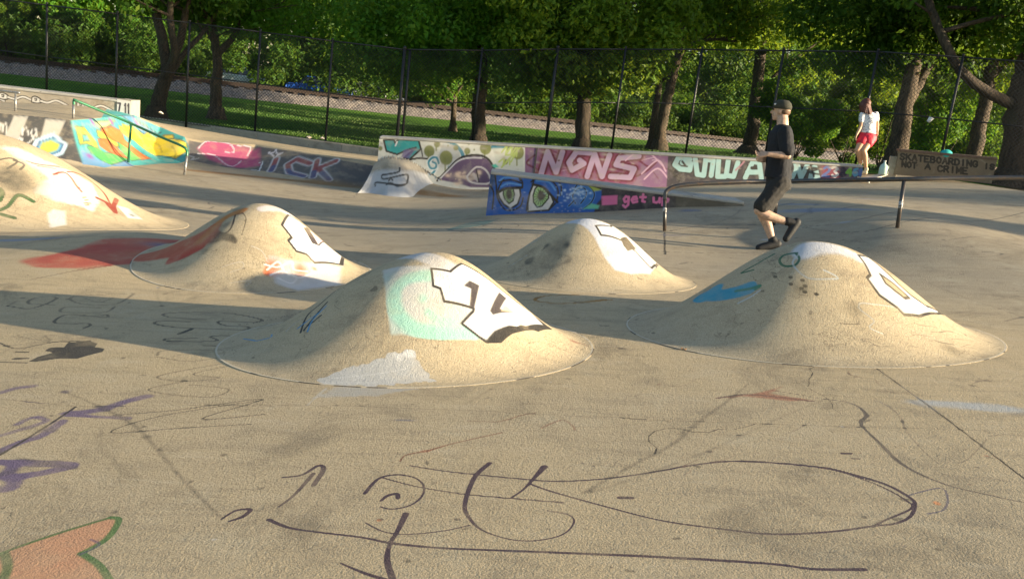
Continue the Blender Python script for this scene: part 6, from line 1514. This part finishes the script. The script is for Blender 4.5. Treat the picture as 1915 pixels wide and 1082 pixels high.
# clothing
mb = MB(); loft(mb, [(mp_(1455, 333), .152, .185, 0), (mp_(1456, 320), .150, .185, 0), (mp_(1458, 298), .143, .180, 0), (mp_(1460, 272), .145, .19, 0), (mp_(1462, 250), .132, .195, 0), (mp_(1464, 240), .10, .16, 0), (mp_(1465, 233), .078, .10, 0)])
for a_, b_ in ((shl, ell_), (shr, elr)): chain(mb, [a_ + up3 * .005, a_ * .5 + b_ * .5, a_ * .22 + b_ * .78], [.088, .084, .086])
for (px, py, dd, r) in [(1478, 316, -.05, .035), (1438, 316, 0, .035)]: ell(mb, mp_(px, py, dd), (r, r * 2, r * 2))
skinned(mb, 't_shirt', [M_tee], man, .009, 4)
mb = MB(); loft(mb, [(mp_(1455, 352), .14, .185, 0), (mp_(1456, 340), .142, .185, 0), (mp_(1456, 329), .135, .175, 0)])
for a_, b_ in ((hl, kl), (hr, kr)): chain(mb, [a_, a_ * .5 + b_ * .5, a_ * .14 + b_ * .86 + [0.0, 0, .0]], [.115, .105, .098])
skinned(mb, 'shorts', [M_short], man, .009, 4)
def shoe(heel, toe, ank, s, parent, mat, sole, nm='shoe'):
    heel, toe, ank = [np.array(q, float) for q in (heel, toe, ank)]; d = toe - heel; d /= np.linalg.norm(d); u_ = ank - (heel * .75 + toe * .25); u_ -= d * (u_ @ d); u_ /= np.linalg.norm(u_)
    mb = MB(); chain(mb, [heel + u_ * .015, heel * .5 + toe * .5 + u_ * .008, toe], [.046 * s, .044 * s, .036 * s], 12); chain(mb, [heel + u_ * .02 + d * .02, ank * .8 + heel * .2], [.044 * s, .045 * s], 12)
    sh = skinned(mb, nm, [mat], parent, .008, 3)
    side = np.cross(d, u_); mb = MB(); L = [(-.05, .036), (.0, .042), (.12, .036), (.2, .044), (.27, .022)]; ln = np.linalg.norm(toe - heel) / .22
    for i in range(4):
        (x0, w0), (x1, w1) = L[i], L[i + 1]; p = []
        for z in (-.052 * s, -.028 * s):
            for (x, w) in ((x0, -w0), (x1, -w1), (x1, w1), (x0, w0)): p.append(tuple(heel + d * x * ln + side * w * s + u_ * z))
        mb.hexa(p)
    sl = mb.build('sole', sole, parent, bevel=.004); wp = sl; sl.parent = sh; sl.matrix_parent_inverse = Matrix.Translation(-Vector(parent.location))
    return sh
shoe(heelL, toeL, al_ * .9 + kl * .1, 1.12, man, M_shoe, M_sole); shoe(heelR, toeR, ar * .9 + kr * .1, 1.12, man, M_shoe, M_sole)
mb = MB(); cc = hc + up3 * .045 - f_ * .006; fl_ = f_
loft(mb, [(cc - up3 * .02, .108, .090, math.atan2(f_[1], f_[0])), (cc + up3 * .02, .108, .090, math.atan2(f_[1], f_[0])), (cc + up3 * .055, .092, .076, math.atan2(f_[1], f_[0])), (cc + up3 * .080, .062, .05, math.atan2(f_[1], f_[0])), (cc + up3 * .09, .02, .02, 0)])
cap = mb.build('cap', M_cap, man, smooth=True)
mb = MB(); b0 = cc - up3 * .015 + f_ * .09; V = []
for z in (0, .008):
    for (x, y, dz) in [(-.02, -.075, 0), (.05, -.065, -.004), (.085, -.03, -.0), (.092, 0, .004), (.085, .03, 0), (.05, .065, -.004), (-.02, .075, 0)]: V.append(b0 + f_ * x + l_ * y + up3 * (dz + z))
mb.add(V, [tuple(range(7))[::-1], tuple(range(7, 14))] + [(i, (i + 1) % 7, 7 + (i + 1) % 7, 7 + i) for i in range(7)]); br = mb.build('brim', plain('brim_dark', (.03, .03, .032), .8), man); br.parent = cap
mb = MB(); q = cc + up3 * .02 - l_ * -.086 + f_ * .05; 
lp_ = cc + up3 * .025 + f_ * .068 + l_ * .064; mb.ball(lp_, (.018, .012, .012), 8, 6); lg = mb.build('badge', plain('badge_white', (.7, .7, .68), .6), man, smooth=True); lg.parent = cap
mb = MB(); rz_ = math.atan2(f_[1], f_[0]); ell(mb, hc - f_ * .04 - up3 * .005, (.068, .078, .045), rz_); mb.build('hair', plain('short_hair', (.14, .08, .045), .8, 0, .4, 60), man, smooth=True)
mb = MB()
for q in (1, -1): mb.ball(hc + f_ * .088 + l_ * .03 * q + up3 * .012, .011, 8, 6)
mb.build('eyes', plain('eye_dark', (.05, .04, .035), .2), man, smooth=True)

# girl on the far ledge end, seen from behind
Dg = 19.95
gf = hit(1620, 326, H0); 
def gp(px, py, dd=0.0): return at(px, py, Dg + dd)
girl = empty('person', gp(1619, 326), 'girl in speckled white top and red shorts standing beyond the graffiti ledge', 'person')
M_skg = plain('skin_tan', (.58, .33, .19), .5, 0, .2, 8, 0, (.42, .21, .12))
mb = MB(); gh = gp(1618, 195); gfd = (-.55, .83)
gf_, gl_ = head(mb, gh, gfd, .98)
gn = gp(1624, 210); chain(mb, [gh - up3 * .05, gn, gn - up3 * .05], [.05, .05, .07])
loft(mb, [(gp(1622, 258), .15, .12, -.2), (gp(1623, 248), .14, .11, -.2), (gp(1624, 236), .115, .095, -.2), (gp(1625, 222), .135, .10, -.2), (gp(1625, 214), .14, .09, -.2), (gp(1625, 209), .08, .06, -.2)])
A = dict(sl=gp(1612.5, 215, -.02), el=gp(1610, 236, -.06), wl=gp(1602, 252, -.1), sr=gp(1637.5, 214, .03), er=gp(1641, 232, .03), wr_=gp(1641, 246, 0))
chain(mb, [A['sl'], A['el']], [.045, .036]); chain(mb, [A['el'], (A['el'] + A['wl']) / 2, A['wl']], [.036, .034, .023]); hand(mb, A['wl'], gp(1599, 260, -.1) - A['wl'], [0, 1, 0], 1, .92, .4)
chain(mb, [A['sr'], A['er']], [.045, .036]); chain(mb, [A['er'], (A['er'] + A['wr_']) / 2, A['wr_']], [.036, .033, .023]); hand(mb, A['wr_'], gp(1640.5, 254, 0) - A['wr_'], [0, 1, 0], -1, .92, .4)
ghl, gkl, gal = gp(1616, 258, 0), gp(1603.5, 281, -.10), gp(1609, 306, .05); ghr, gkr, gar = gp(1629, 258, .0), gp(1615, 282, -.12), gp(1619.5, 315, .0)
chain(mb, [ghl, (ghl + gkl) / 2, gkl], [.10, .088, .060]); chain(mb, [gkl, gkl * .7 + gal * .3 + [.015, 0, 0], gal], [.058, .062, .036])
chain(mb, [ghr, (ghr + gkr) / 2, gkr], [.10, .088, .060]); chain(mb, [gkr, gkr * .7 + gar * .3 + [.015, 0, 0], gar], [.058, .062, .036])
chain(mb, [gal, gal - up3 * .05 + [-.03, .04, 0], gal - up3 * .08 + [-.10, .14, 0]], [.036, .034, .026], 8); gfr = gp(1619, 324); chain(mb, [gar, gfr, gfr + [-.08, .12, -.01]], [.036, .034, .026], 8)
skinned(mb, 'body', [M_skg], girl, .009, 3)
mt, nt, b_ = nodes('speckled_cotton'); vo = nt.nodes.new('ShaderNodeTexVoronoi'); vo.inputs['Scale'].default_value = 26; tc = nt.nodes.new('ShaderNodeTexCoord'); nt.links.new(tc.outputs['Object'], vo.inputs['Vector'])
nt.links.new(mixc(nt, ramp(nt, vo.outputs[0], .26, .34), (.10, .10, .15), (.74, .73, .72)), b_.inputs['Base Color']); b_.inputs['Roughness'].default_value = .85
mb = MB(); loft(mb, [(gp(1622.5, 249), .185, .135, -.2), (gp(1623, 242), .175, .13, -.2), (gp(1624, 230), .16, .125, -.2), (gp(1625, 220), .165, .12, -.2), (gp(1625, 213.5), .15, .10, -.2), (gp(1625, 209), .09, .07, -.2)])
for a_, b2 in ((A['sl'], A['el']), (A['sr'], A['er'])): chain(mb, [a_, a_ * .45 + b2 * .55], [.068, .062])
skinned(mb, 't_shirt', [mt], girl, .012, 3)
mb = MB(); loft(mb, [(gp(1622, 262), .185, .15, -.2), (gp(1622.5, 254), .185, .15, -.2), (gp(1623, 247), .17, .13, -.2)])
for a_, b2 in ((ghl, gkl), (ghr, gkr)): chain(mb, [a_, a_ * .62 + b2 * .38], [.125, .12])
skinned(mb, 'shorts', [plain('red_nylon', (.62, .015, .045), .6, 0, .3, 10, .004)], girl, .012, 3)
hm_ = plain('auburn_hair', (.13, .035, .018), .5, 0, .6, 40, .01, (.05, .015, .01)); mb = MB()
ell(mb, gh + up3 * .025 - gf_ * .015, (.115, .10, .115), math.atan2(gf_[1], gf_[0]))
rs_ = random.Random(3)
for k in range(34):
    a = math.pi * (.30 + 1.4 * k / 33); r_ = .092; d_ = gf_ * math.cos(a) + gl_ * math.sin(a)
    p0 = gh + up3 * .05 + d_ * r_ * .8; p1 = gh - up3 * .04 + d_ * (r_ + .012); p2 = gh - up3 * rs_.uniform(.15, .23) + d_ * (r_ + rs_.uniform(.02, .07)) + np.array([.05, -.01, 0]); chain(mb, [p0, p1, p2], [.03, .030, .008], 6)
skinned(mb, 'hair', [hm_], girl, .008, 0)
M_sock = plain('pale_sock', (.72, .62, .45), .8)
shoe(gfr - [0, 0, .0], gfr + [-.09, .14, -.01], gfr + up3 * .12, .95, girl, M_sock, M_sole); shoe(gal - up3 * .07, gal - up3 * .08 + [-.09, .14, 0], gal, .95, girl, M_sock, M_sole)
